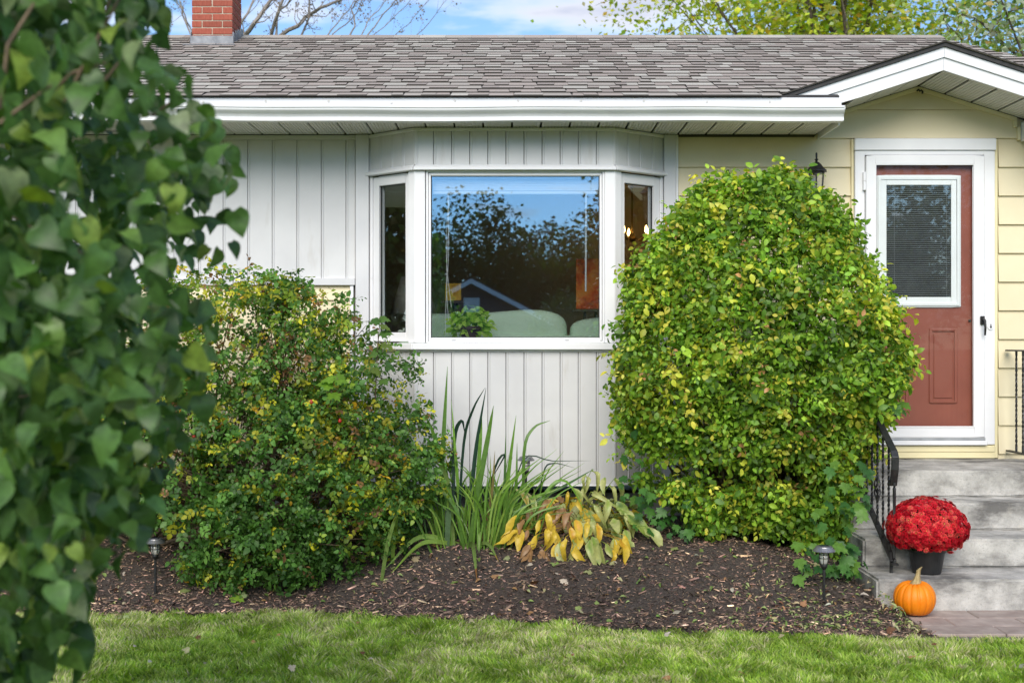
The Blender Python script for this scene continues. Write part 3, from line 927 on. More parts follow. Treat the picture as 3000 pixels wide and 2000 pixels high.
for (o, u, n, L), ua, ub in ((FAC[0], .004, .03), (FAC[2], FAC[2][3] - .03, FAC[2][3] - .004)):
    MB().obox(o, u, n, ua, ub, -.08, .006, Zs1, Zh0 - .001).build('side_jamb', M['frame'], bay, .003)
def ring(mb, o, u, n, u0, u1, z0, z1, wu, wz, d0, d1):
    mb.obox(o, u, n, u0, u0 + wu, d0, d1, z0, z1); mb.obox(o, u, n, u1 - wu, u1, d0, d1, z0, z1)
    mb.obox(o, u, n, u0 + wu, u1 - wu, d0, d1, z0, z0 + wz); mb.obox(o, u, n, u0 + wu, u1 - wu, d0, d1, z1 - wz, z1)
    return mb
# centre fixed window
o, u, n, L = FAC[1]
uo0, uo1 = X(1247, 8.69) - B_.x, X(1772, 8.69) - B_.x
ug0, ug1 = X(1262, 8.69) - B_.x, X(1757, 8.69) - B_.x
zg0_, zg1_ = Z(989, 8.69), Z(513, 8.69)
ring(MB(), o, u, n, uo0 + .003, uo1 - .003, Zs1 + .001, Zh0 - .001, .014, .012, -.08, .004).build('outer_frame', M['frame'], bay, .002)
sash = ring(MB(), o, u, n, uo0 + .019, uo1 - .019, Zs1 + .016, Zh0 - .016, ug0 - uo0 - .019, zg0_ - Zs1 - .016, -.07, -.006).build('picture_sash', M['frame'], bay, .004)
MB().obox(o, u, n, ug0 - .006, ug1 + .006, -.038, -.034, zg0_ - .006, zg1_ + .006).build('pane', M['glass'], bay)
m_gasket = pmat('black_gasket', (.01, .01, .012), (.02, .02, .022), 10, .5)
ring(MB(), o, u, n, ug0, ug1, zg0_, zg1_, .005, .005, -.033, -.022).build('gasket', m_gasket, bay)
for uu in (.27, 1.07):
    MB().obox(o, u, n, uu - .016, uu + .016, -.006, .006, Zs1 + .02, Zs1 + .028).build('weep_cover', M['frame'], bay, .002)
# side casements
for (o, u, n, L), flip in ((FAC[0], 0), (FAC[2], 1)):
    a, b = (.034, L - .050) if not flip else (.050, L - .034)
    z0, z1 = Zs1 + .012, Zh0 - .012
    g0, g1 = (a + .060, b - .052) if not flip else (a + .052, b - .060)
    m_ = MB()
    m_.obox(o, u, n, a, g0, -.06, -.004, z0, z1); m_.obox(o, u, n, g1, b, -.06, -.004, z0, z1)
    m_.obox(o, u, n, g0, g1, -.06, -.004, z0, z0 + .062); m_.obox(o, u, n, g0, g1, -.06, -.004, z1 - .066, z1)
    m_.build('casement_sash', M['frame'], bay, .004)
    MB().obox(o, u, n, g0 - .005, g1 + .005, -.036, -.032, z0 + .057, z1 - .061).build('pane', M['sideglass'], bay)
    ring(MB(), o, u, n, g0, g1, z0 + .062, z1 - .066, .004, .004, -.031, -.02).build('gasket', m_gasket, bay)
    uu = a - .004 if not flip else b + .004
    MB().obox(o, u, n, uu - .004, uu + .004, -.002, .010, 2.02, 2.10).build('hinge', M['frame'], bay, .002)

# ================================================================== ROOM BEHIND THE BAY
m_room = pmat('interior_paint', (.50, .43, .33), (.56, .48, .38), 2, .9)
m_roomc = pmat('ceiling_paint', (.62, .60, .56), (.66, .64, .60), 2, .9)
m_roomf = pmat('wood_floor', (.12, .065, .035), (.20, .11, .06), 8, .4, stretch=(.2, 1, 1))
struct(MB().box(-2.7, 2.5, 11.6, 11.7, .7, 3.06).box(-2.8, -2.7, 9.17, 11.6, .7, 3.06).box(2.5, 2.6, 9.17, 11.6, .7, 3.06).build('interior_wall', m_room))
struct(MB().box(-2.7, 2.5, 9.165, 11.6, 2.97, 3.05).build('interior_ceiling', m_roomc))
struct(MB().box(-2.7, 2.5, 9.165, 11.6, .70, .78).build('interior_floor', m_roomf))
ledge = MB().prism([(p[0], p[1], Zs0 + .004) for p in poly_in(.07, 0)], (0, 0, Zs1 - Zs0 - .01)).build('window_ledge', M['frame'], bay)
ledge_z = Zs1 - .006

# sofa with its back to the window
sofa = empty('sofa', (.4, 9.6, .78), 'pale green sofa seen from behind through the bay window', 'sofa')
m_sofa = pmat('sage_green_fabric', (.50, .66, .49), (.58, .74, .58), 5, .9, .3, 300)
def pillow(x0, x1, y0, y1, z0, z1, puff=.5, n=14, seed=0):
    vs = []; fs = []
    cx, cy, cz = (x0+x1)/2, (y0+y1)/2, (z0+z1)/2
    nu, nv = 28, 14
    for j in range(nv + 1):
        ph = -math.pi/2 + math.pi * j / nv
        for i in range(nu):
            th = 2 * math.pi * i / nu
            sg = lambda v, e: math.copysign(abs(v) ** e, v)
            a = sg(math.cos(ph), .45) * sg(math.cos(th), .35); b = sg(math.cos(ph), .45) * sg(math.sin(th), .55); c = sg(math.sin(ph), .5)
            vs.append((cx + (x1-x0)/2*a, cy + (y1-y0)/2*b, cz + (z1-z0)/2*c*(1 - .10*math.cos(3*a + seed)) ))
    for j in range(nv):
        for i in range(nu):
            fs.append((j*nu+i, j*nu+(i+1) % nu, (j+1)*nu+(i+1) % nu, (j+1)*nu+i))
    return MB().add(vs, fs)
pillow(-.95, 1.75, 9.18, 9.42, .84, 1.645).build('back_frame', m_sofa, sofa, smooth=True)
pillow(-.80, X(1662, 9.4), 9.25, 9.55, 1.42, Z(912, 9.4), seed=1).build('cushion', m_sofa, sofa, smooth=True)
pillow(X(1668, 9.4), 1.62, 9.25, 9.55, 1.42, Z(922, 9.4), seed=2.2).build('cushion', m_sofa, sofa, smooth=True)
pillow(-.90, 1.70, 9.40, 10.05, .86, 1.25).build('seat', m_sofa, sofa, smooth=True)
for xx in (-1.0, 1.58): pillow(xx, xx + .22, 9.22, 10.05, .84, 1.42).build('arm', m_sofa, sofa, smooth=True)
for xx in (-.85, 1.6):
    for yy in (9.3, 9.95): MB().lathe([(.02, 0), (.028, .09)], 10, (xx, yy, .78)).build('foot', M['bark'], sofa)

# leafy pot plant on the ledge
pp = Vector((X(1378, 8.9), 8.92, ledge_z))
pot = empty('potted_plant', pp, 'bright green leafy plant in a dark pot on the window ledge', 'plant')
m_pot = pmat('dark_clay', (.05, .03, .025), (.08, .05, .04), 10, .6)
MB().lathe([(.055, 0), (.075, .10), (.082, .10), (.082, .125), (.07, .125), (.06, .06)], 20, pp).build('pot', m_pot, pot, smooth=False)
T_let = leaf_oval(.62, .5, .10, 5, rim=1.15)
lm = [tpl_mesh(T_let, c, 'plant_leaf', M['leaf']) for c in ((.36, .60, .06), (.44, .66, .10), (.27, .50, .05), (.50, .68, .16))]
for i in range(210):
    a = rng.uniform(0, 2*math.pi); e = rng.uniform(-.35, 1.4)
    d = np.array([math.cos(a)*math.cos(e), math.sin(a)*math.cos(e) * .55, math.sin(e)])
    p = np.array(pp) + np.array([0, 0, .12]) + d * np.array([.15, .12, .14]) * rng.uniform(.35, 1.0)
    nn = np.array([0, -.5, .6]) + rng.normal(0, .5, 3)
    link('leaf', lm[i % 4], pot, mtx=leaf_matrix(p, nn, d + np.array([0, -.2, -.25]) + rng.normal(0, .3, 3), rng.uniform(.045, .07)))

# raised blind at the head of the centre window
blind = empty('window_blind', (0, 8.80, 2.60), 'white slatted blind drawn up to the top of the centre window', 'blind')
m_blind = pmat('blind_white', (.72, .74, .76), (.80, .81, .83), 5, .5)
bx0, bx1 = X(1267, 8.8), X(1753, 8.8)
MB().box(bx0, bx1, 8.78, 8.83, Z(527, 8.8), Z(514, 8.8)).build('headrail', m_blind, blind, .003)
nsl = 9
for i in range(nsl):
    z_ = Z(529, 8.8) - i * (Z(529, 8.8) - Z(560, 8.8)) / nsl
    MB().box(bx0 + .004, bx1 - .004, 8.778 + .003 * (i % 2), 8.828, z_ - .0078, z_ - .0006).build('slat', m_blind, blind)
MB().box(bx0 + .002, bx1 - .002, 8.779, 8.829, Z(570, 8.8), Z(561, 8.8)).build('bottom_rail', m_blind, blind, .003)
for k, dx in enumerate((0, 6, 9)):
    pts = [Vector((X(1310 + dx * t_ * t_ + 5 * math.sin(5 * t_ + k), 8.775), 8.775, Z(565 + (415 - 40 * k) * t_, 8.775))) for t_ in np.linspace(0, 1, 12)]
    MB().tube(pts, .0022, 5).build('cord', m_blind, blind)
MB().tube([at(1717, 568, 8.775), at(1716, 853, 8.775)], .0065, 6).build('wand', m_blind, blind)

# flat panels standing in for rear windows on autumn trees, a lamp and a chandelier
def foliage_view_mat(name, stops, sc_):
    m, t, b, o = new_mat(name)
    c = ramp(t, tex(t, sc_, 5, .6), stops); t.links.new(c, b.inputs['Base Color']); b.inputs['Roughness'].default_value = .7
    return m
red_p = foliage_view_mat('red_foliage_view', [(.3, (.25, .02, .01)), (.45, (.75, .12, .02)), (.58, (.85, .30, .05)), (.72, (.55, .10, .06))], 9)
yel_p = foliage_view_mat('yellow_foliage_view', [(.3, (.45, .22, .02)), (.5, (.85, .50, .05)), (.7, (.40, .38, .08))], 10)
py_ = 9.72
def foliage_panel(x0, x1, z0, z1, mat, label):  # coloured panel stands in for a rear window showing autumn foliage
    e = empty('foliage_panel', ((x0+x1)/2, py_ + .03, z0), label, 'foliage_panel')
    MB().box(x0, x1, py_, py_ + .02, z0, z1).build('panel_face', mat, e, .002)
    MB().box(x0 + .01, x1 - .01, py_ + .02, py_ + .035, z0 + .01, z1 - .01).build('panel_back', M['bark'], e)
    # added stand, only to hold the panel up
    for dx in (-.6, .6):
        xm = (x0 + x1) / 2
        MB().tube([(xm + dx * (x1 - x0), py_ + .10, .78), (xm + dx * .25 * (x1 - x0), py_ + .045, z1 - .02)], .010, 6).build('panel_leg', M['bark'], e)
    MB().tube([((x0+x1)/2, py_ + .45, .78), ((x0+x1)/2, py_ + .05, z1 - .03)], .010, 6).build('panel_leg', M['bark'], e)
    MB().box(x0 - .03, x1 + .03, py_ - .02, py_ + .05, z0 - .02, z0 - .001).build('panel_tray', M['bark'], e)
    return e
foliage_panel(X(1688, py_), X(1810, py_), Z(905, py_), Z(758, py_), red_p, 'large red and orange panel behind the sofa, standing in for a rear window')
foliage_panel(X(1304, py_), X(1351, py_), Z(880, py_), Z(830, py_), yel_p, 'small golden yellow panel above the potted plant, standing in for a rear window')
ch = empty('chandelier', (X(1852, 11), 11.0, 2.97), 'lit candle chandelier glowing in the right side window', 'chandelier')
cxx, czz = X(1852, 11), Z(690, 11)
m_brass = pmat('brass', (.35, .22, .06), (.45, .30, .10), 10, .3, metal=.9)
MB().tube([(cxx, 11, 2.968), (cxx, 11, czz)], .008, 6).lathe([(.01, -.06), (.04, -.03), (.02, .02)], 12, (cxx, 11, czz)).build('stem', m_brass, ch)
m_bulb = emitmat('warm_bulb', (1.0, .55, .16), 14)
for k in range(5):
    q = k * 2 * math.pi / 5 + .4
    ex, ey = cxx + .17 * math.cos(q), 11 + .17 * math.sin(q)
    ar = MB().tube([(cxx, 11, czz), ((cxx+ex)/2, (11+ey)/2, czz - .05), (ex, ey, czz)], .006, 6).build('arm', m_brass, ch)
    MB().lathe([(.004, .01), (.014, .03), (.012, .05), (.003, .08)], 8, (ex, ey, czz)).build('bulb', m_bulb, ar)
lp = Vector((X(1212, 9.9), 9.9, .78))
lamp = empty('floor_lamp', lp, 'lamp with a pale shade standing inside the left side window', 'lamp')
m_shade = pmat('lamp_shade', (.72, .68, .60), (.78, .74, .66), 6, .8)
MB().lathe([(.13, 0), (.12, .02), (.014, .035), (.012, 1.12)], 18, lp).build('stand', M['bark'], lamp, smooth=True)
MB().lathe([(.19, 1.00), (.10, 1.30)], 24, lp).build('lamp_shade', m_shade, lamp, smooth=True)
cl = empty('ceiling_light', (X(1517, 10.6), 10.6, 2.97), 'small lit ceiling light showing in the centre window', 'ceiling light')
MB().lathe([(.06, 0), (.055, -.03), (.03, -.045), (.005, -.05)][::-1], 18, (X(1517, 10.6), 10.6, 2.968)).build('diffuser', emitmat('lit_diffuser', (1, .93, .8), 5), cl)
MB().lathe([(.075, -.008), (.075, -.001)], 18, (X(1517, 10.6), 10.6, 2.969)).build('base_plate', M['frame'], cl)

# ================================================================== FRONT DOOR
DYc = 8.97
dx = lambda p: X(p, DYc)
dz = lambda p: Z(p, DYc)
casing = MB()
casing.box(dx(2503), dx(2531.5), 8.955, 9.01, dz(1302) + .001, dz(443)); casing.box(dx(2881), dx(2913), 8.955, 9.01, dz(1302) + .001, dz(443))
casing.box(dx(2531.5), dx(2881), 8.955, 9.01, dz(456), dz(443))
dcas = casing.build('door_casing', M['white'], house, .004)
MB().box(dx(2501), dx(2915), 8.940, 9.01, dz(442), dz(407)).build('head_casing', M['white'], dcas, .005)
MB().box(dx(2495), dx(2502), 8.975, 9.012, .71, dz(407)).build('edge_strip', m_creamtrim, dcas, .002)
MB().box(dx(2914.5), dx(2924), 8.975, 9.012, .71, dz(407)).build('edge_strip', m_creamtrim, dcas, .002)
MB().box(dx(2503), dx(2913.5), 8.957, 9.008, .709, dz(1303) - .002).build('kick_board', m_creamtrim, dcas, .004)
MB().box(dx(2505), dx(2911), 8.949, 8.9565, dz(1322), dz(1306)).build('kick_board', m_creamtrim, dcas, .002)
m_alu = pmat('grey_aluminium', (.36, .37, .39), (.48, .49, .51), 12, .4, metal=.5)
MB().box(dx(2525), dx(2886), 8.92, 8.99, dz(1302), dz(1289)).build('threshold', M['white'], dcas, .004)
MB().box(dx(2531), dx(2882), 8.935, 8.985, dz(1288.5), dz(1280)).build('door_sweep', m_alu, dcas, .002)
# storm door: white frame round a full pane
Lx0, Lx1, Lz0, Lz1 = dx(2533), dx(2879), dz(1279), dz(459)
Gx0, Gx1, Gz0, Gz1 = dx(2559), dx(2849), dz(1250), dz(483)
storm = MB().box(Lx0, Gx0, 8.93, 8.962, Lz0, Lz1).box(Gx1, Lx1, 8.93, 8.962, Lz0, Lz1).box(Gx0, Gx1, 8.93, 8.962, Lz0, Gz0).box(Gx0, Gx1, 8.93, 8.962, Gz1, Lz1).build('storm_door', M['white'], house, .005)
ring(MB(), (0, 8.945, 0), (1, 0, 0), (0, -1, 0), Gx0 - .001, Gx1 + .001, Gz0 - .001, Gz1 + .001, .009, .009, 0, .018).build('glass_bead', M['frame'], storm, .002)
MB().box(Gx0 - .004, Gx1 + .004, 8.948, 8.951, Gz0 - .004, Gz1 + .004).build('pane', M['stormglass'], storm)
for zq in (520, 545, 910, 1180):
    MB().box(dx(2525), dx(2532), 8.928, 8.954, dz(zq + 14), dz(zq - 14)).build('hinge', M['frame'], storm, .002)
hx = dx(2871)
hd = MB().box(hx - .016, hx + .016, 8.914, 8.9295, dz(951), dz(926)).build('handle', M['iron'], storm, .004)
MB().tube([(hx, 8.918, dz(932)), (hx + .004, 8.885, dz(940)), (hx + .006, 8.882, dz(960)), (hx + .006, 8.89, dz(982))], [.010, .010, .009, .007], 8).build('lever', M['iron'], hd, smooth=True)
MB().box(dx(2839), dx(2846), 8.975, 8.985, dz(942), dz(936)).build('latch', M['iron'], storm)
lk = MB().lathe([(.001, 0), (.022, 0), (.020, .008), (.001, .009)], 20).box(-.017, .017, -.0, .035, 0, .007).mesh('lock_plate', M['frame'])
lko = link('lock_plate', lk, storm, (dx(2899), 8.954, dz(958))); lko.rotation_euler = (R(90), 0, 0)
kh = MB().lathe([(.001, 0), (.007, 0), (.007, .002), (.001, .002)], 10).box(-.0035, .0035, 0, .022, 0, .002).mesh('keyhole', M['iron'])
kho = link('keyhole', kh, lko); kho.location = (0, 0, .0095)
# red door leaf
RY0 = 8.985
door = MB().box(dx(2548), dx(2860), RY0, 9.03, .72, dz(470)).build('front_door', M['red'], house, .003)
def moulding(x0, x1, z0, z1, wd, y, dep, mat, name, parent):
    ring(MB(), (0, y, 0), (1, 0, 0), (0, -1, 0), x0, x1, z0, z1, wd, wd, 0, dep).build(name, mat, parent, min(wd, dep) * .42)
for a, b in ((2581, 2663), (2723, 2806)):
    moulding(dx(a), dx(b), dz(1180), dz(962), .022, RY0 - .0005, .010, M['red'], 'panel_moulding', door)
    MB().box(dx(a + 14), dx(b - 14), RY0 - .0065, RY0 - .0006, dz(1166), dz(976)).build('raised_panel', M['red'], door, .005)
wf = ring(MB(), (0, RY0 - .0005, 0), (1, 0, 0), (0, -1, 0), dx(2568), dx(2816), dz(899), dz(514), dx(2597) - dx(2568), dz(514) - dz(543), 0, .014).build('window_frame', M['frame'], door, .005)
ring(MB(), (0, RY0 - .0145, 0), (1, 0, 0), (0, -1, 0), dx(2572), dx(2812), dz(895), dz(518), .022, .022, 0, .007).build('window_bead', M['frame'], door, .003)
m_darkback = pmat('dark_hall', (.012, .013, .016), (.02, .021, .025), 4, .8)
MB().box(dx(2590), dx(2802), RY0 - .004, RY0 - .001, dz(890), dz(536)).build('hall_dark_sheet', m_darkback, door)  # near-black sheet painted for the unlit hall behind the glass
bl = MB()
zz_ = dz(548)
while zz_ > dz(882):
    bl.hexa([(dx(2598), RY0 - .0085, zz_ - .0030), (dx(2794), RY0 - .0085, zz_ - .0030), (dx(2794), RY0 - .0045, zz_), (dx(2598), RY0 - .0045, zz_),
             (dx(2598), RY0 - .0085, zz_ - .0018), (dx(2794), RY0 - .0085, zz_ - .0018), (dx(2794), RY0 - .0045, zz_ + .0012), (dx(2598), RY0 - .0045, zz_ + .0012)])
    zz_ -= .0138
m_slat = pmat('blind_slat_grey', (.20, .205, .215), (.26, .265, .275), 8, .5)
bl.build('mini_blind', m_slat, door)
for p in (2621, 2774): MB().box(dx(p) - .001, dx(p) + .001, RY0 - .0095, RY0 - .0088, dz(882), dz(545)).build('blind_cord', m_slat, door)
MB().box(dx(2594), dx(2798), RY0 - .0125, RY0 - .0105, dz(886), dz(540)).build('pane', M['doorglass'], door)

# wall lantern beside the door
lx, ly = X(2392, 8.84), 8.84
lan = empty('wall_lantern', (lx, 8.99, Z(560, 8.84)), 'black hexagonal wall lantern showing above the domed bush', 'lantern')
zl = Z(505, ly)
MB().lathe([(.004, .142), (.007, .135), (.0075, .115), (.006, .098), (.014, .094), (.014, .089), (.008, .086), (.010, .072)][::-1], 12, (lx, ly, zl)).build('finial', M['iron'], lan, smooth=True)
MB().lathe([(.062, -.012), (.066, .0), (.084, .004), (.082, .010), (.058, .030), (.036, .058), (.020, .070), (.010, .073)], 6, (lx, ly, zl), phase=.25).build('cap', M['iron'], lan)
MB().lathe([(.052, -.012), (.036, -.20)][::-1], 6, (lx, ly, zl), phase=.25).build('glass', M['lampglass'], lan)
for k in range(6):
    q = k * math.pi / 3 + .25
    MB().tube([(lx + .056*math.cos(q), ly + .056*math.sin(q), zl - .01), (lx + .039*math.cos(q), ly + .039*math.sin(q), zl - .205)], .005, 5).build('bar', M['iron'], lan)
MB().lathe([(.006, -.27), (.02, -.25), (.044, -.205), (.044, -.198)], 6, (lx, ly, zl), phase=.25).build('base', M['iron'], lan)
MB().tube([(lx, 8.985, zl - .33), (lx, 8.90, zl - .36), (lx, 8.84, zl - .33), (lx, 8.84, zl - .26)], .009, 8).build('arm', M['iron'], lan, smooth=True)
MB().box(lx - .05, lx + .05, 8.972, 8.99, zl - .42, zl - .24).build('back_plate', M['iron'], lan, .006)

# ================================================================== STEPS AND RAILINGS
RH = .176
steps = empty('concrete_steps', (3.0, 8.0, 0), 'weathered grey concrete steps of four risers up to the red door', 'steps')
SF = [7.155, 7.52, 7.86, 8.14]; SLX = [2.125, 2.15, 2.17, 2.18]
def step_mesh(x0, x1, y0, y1, z0, z1, seed):
    bm = bmesh.new()
    mb = MB().box(x0, x1, y0, y1, z0, z1)
    me = mb.mesh('tmp'); bm.from_mesh(me)
    bmesh.ops.bevel(bm, geom=[e for e in bm.edges], offset=.014, segments=2, affect='EDGES')
    bmesh.ops.subdivide_edges(bm, edges=[e for e in bm.edges if e.calc_length() > .2], cuts=26, use_grid_fill=True)
    for v in bm.verts:
        q = v.co * 9 + Vector((seed * 7, 0, 0)); q2 = v.co * 31
        d = mnoise.noise(q) * .0045 + mnoise.noise(q2) * .003
        v.co += v.normal * d if v.normal.length > 0 else Vector((0, 0, 0))
    o_ = ORG[steps]
    for v in bm.verts: v.co -= o_
    m2 = bpy.data.meshes.new('step'); bm.to_mesh(m2); bm.free(); m2.materials.append(M['concrete'])
    return m2
for k in range(4):
    yb_ = 8.985
    link('step', step_mesh(SLX[k], 3.86, SF[k], yb_, k * RH + (.0005 if k else -.05), (k + 1) * RH, k), steps)

def twist_bar(mb, p0, p1, w_=.0065, turns=5, n=26):
    vs = []; fs = []; p0, p1 = Vector(p0), Vector(p1)
    for i in range(n + 1):
        t_ = i / n; c = p0.lerp(p1, t_)
        a = turns * 2 * math.pi * t_ if .06 < t_ < .94 else 0
        for k in range(4):
            q = a + math.pi/4 + k * math.pi/2
            vs.append(c + Vector((math.cos(q), math.sin(q), 0)) * w_ * 1.4)
    for i in range(n):
        for k in range(4): fs.append((i*4+k, i*4+(k+1) % 4, (i+1)*4+(k+1) % 4, (i+1)*4+k))
    return mb.add(vs, fs)
def strap(pts, wx, th):                       # flat bar in the X direction following (y, z) points
    mb = MB(); vs = []; n = len(pts)
    for i, p in enumerate(pts):
        t_ = (Vector(pts[min(i+1, n-1)]) - Vector(pts[max(i-1, 0)])).normalized(); nn = Vector((0, -t_.z, t_.y))
        c = Vector(p)
        vs += [c + Vector((-wx, 0, 0)) - nn * th, c + Vector((wx, 0, 0)) - nn * th, c + Vector((wx, 0, 0)) + nn * th, c + Vector((-wx, 0, 0)) + nn * th]
    fs = [(i*4+k, i*4+(k+1) % 4, (i+1)*4+(k+1) % 4, (i+1)*4+k) for i in range(n-1) for k in range(4)]
    fs += [(3, 2, 1, 0), tuple((n-1)*4 + k for k in range(4))]
    return mb.add(vs, fs)
XR = 2.275
rail = empty('stair_railing', (XR, 7.4, RH), 'black wrought-iron stair railing with twisted bars beside the domed bush', 'railing')
hr = lambda y: .905 + .53 * (y - 7.32)
pts = [(XR, 7.335, .70), (XR, 7.30, .80), (XR, 7.295, .875), (XR, 7.32, .905)] + [(XR, y, hr(y)) for y in (7.5, 7.7, 7.9, 8.1, 8.3)] + [(XR, 8.42, 1.475), (XR, 8.6, 1.50), (XR, 8.97, 1.50)]
strap(pts, .022, .007).build('handrail', M['iron'], rail, .003)
lowr = lambda y: hr(y) - .66
strap([(XR, 7.33, lowr(7.33)), (XR, 8.36, lowr(8.36)), (XR, 8.97, .80)], .019, .006).build('bottom_rail', M['iron'], rail, .002)
ys_ = [7.42 + .115 * i for i in range(13)]
for i, y in enumerate(ys_):
    zt_ = min(hr(y), 1.49) - .008; z0_ = lowr(y) if y < 8.36 else .80
    b = twist_bar(MB(), (XR, y, z0_ + .005), (XR, y, zt_)).build('baluster', M['iron'], rail)
    if i % 4 == 2:                            # scroll basket
        zm = (z0_ + zt_) / 2 - .10
        for k in range(4):
            q = k * math.pi / 2
            pp_ = [(XR + .02 * math.sin(math.pi * t_) * math.cos(q + 4 * t_), y + .024 * math.sin(math.pi * t_) * math.sin(q + 4 * t_), zm - .09 + .18 * t_) for t_ in np.linspace(0, 1, 9)]
            MB().tube(pp_, .005, 5).build('basket_wire', M['iron'], b)
twist_bar(MB(), (XR + .004, 7.325, .235), (XR + .004, 7.325, .72), .007, 6).build('post', M['iron'], rail)
MB().lathe([(.026, 0), (.026, .008), (.012, .016)], 14, (XR + .004, 7.325, .228)).build('post_collar', M['iron'], rail)
MB().box(XR - .014, XR + .002, 7.345, 7.361, RH - .01, .30).build('post', M['iron'], rail, .002)
XR2 = 3.62
rail2 = empty('landing_railing', (XR2, 8.8, .7), 'black iron landing railing at the right edge beside the door', 'railing')
strap([(XR2, 8.97, Z(1026)), (XR2, 8.2, Z(1026)), (XR2, 8.12, Z(1026) - .02), (XR2, 7.4, .96), (XR2, 7.3, .93)], .022, .006).build('handrail', M['iron'], rail2, .002)
strap([(XR2, 8.97, .765), (XR2, 8.16, .765), (XR2, 7.4, .34)], .018, .006).build('bottom_rail', M['iron'], rail2, .002)
for i in range(13):
    y = 8.82 - i * .115
    zt_ = Z(1026) if y > 8.15 else .96 + (y - 7.4) * .72
    z0_ = .765 if y > 8.15 else .34 + (y - 7.4) * .56
    twist_bar(MB(), (XR2, y, z0_), (XR2, y, zt_ - .005)).build('baluster', M['iron'], rail2)
for y, z0_ in ((8.5, .70), (7.42, .17)):
    MB().box(XR2 + .004, XR2 + .02, y, y + .016, z0_, z0_ + .4).build('post', M['iron'], rail2, .002)
# ================================================================== SHRUBS
T_leaflet = leaf_oval(.62, .18, .05, 2)
T_leaflet2 = leaf_oval(.66, .12, .06, 2)
T_round = leaf_oval(.60, .22, .05, 3)
SPG = [sprig(4, T_round, .52, 1.0, s_) for s_ in range(4)] + [sprig(3, T_round, .62, .8, 11), sprig(5, T_round, .44, 1.0, 12)]
SPRZ = [sprig(6, T_leaflet, .36, 1.0, 20 + s_, .12) for s_ in range(3)] + [spray(5, T_leaflet2, .40, .9, .25, seed=9), sprig(5, T_leaflet2, .42, .9, 31)]
SPR = [spray(7, T_leaflet, .47, 1.0, .22, seed=s_) for s_ in range(3)] + [spray(5, T_leaflet2, .56, .9, .25, seed=9)]
T_map = leaf_maple()

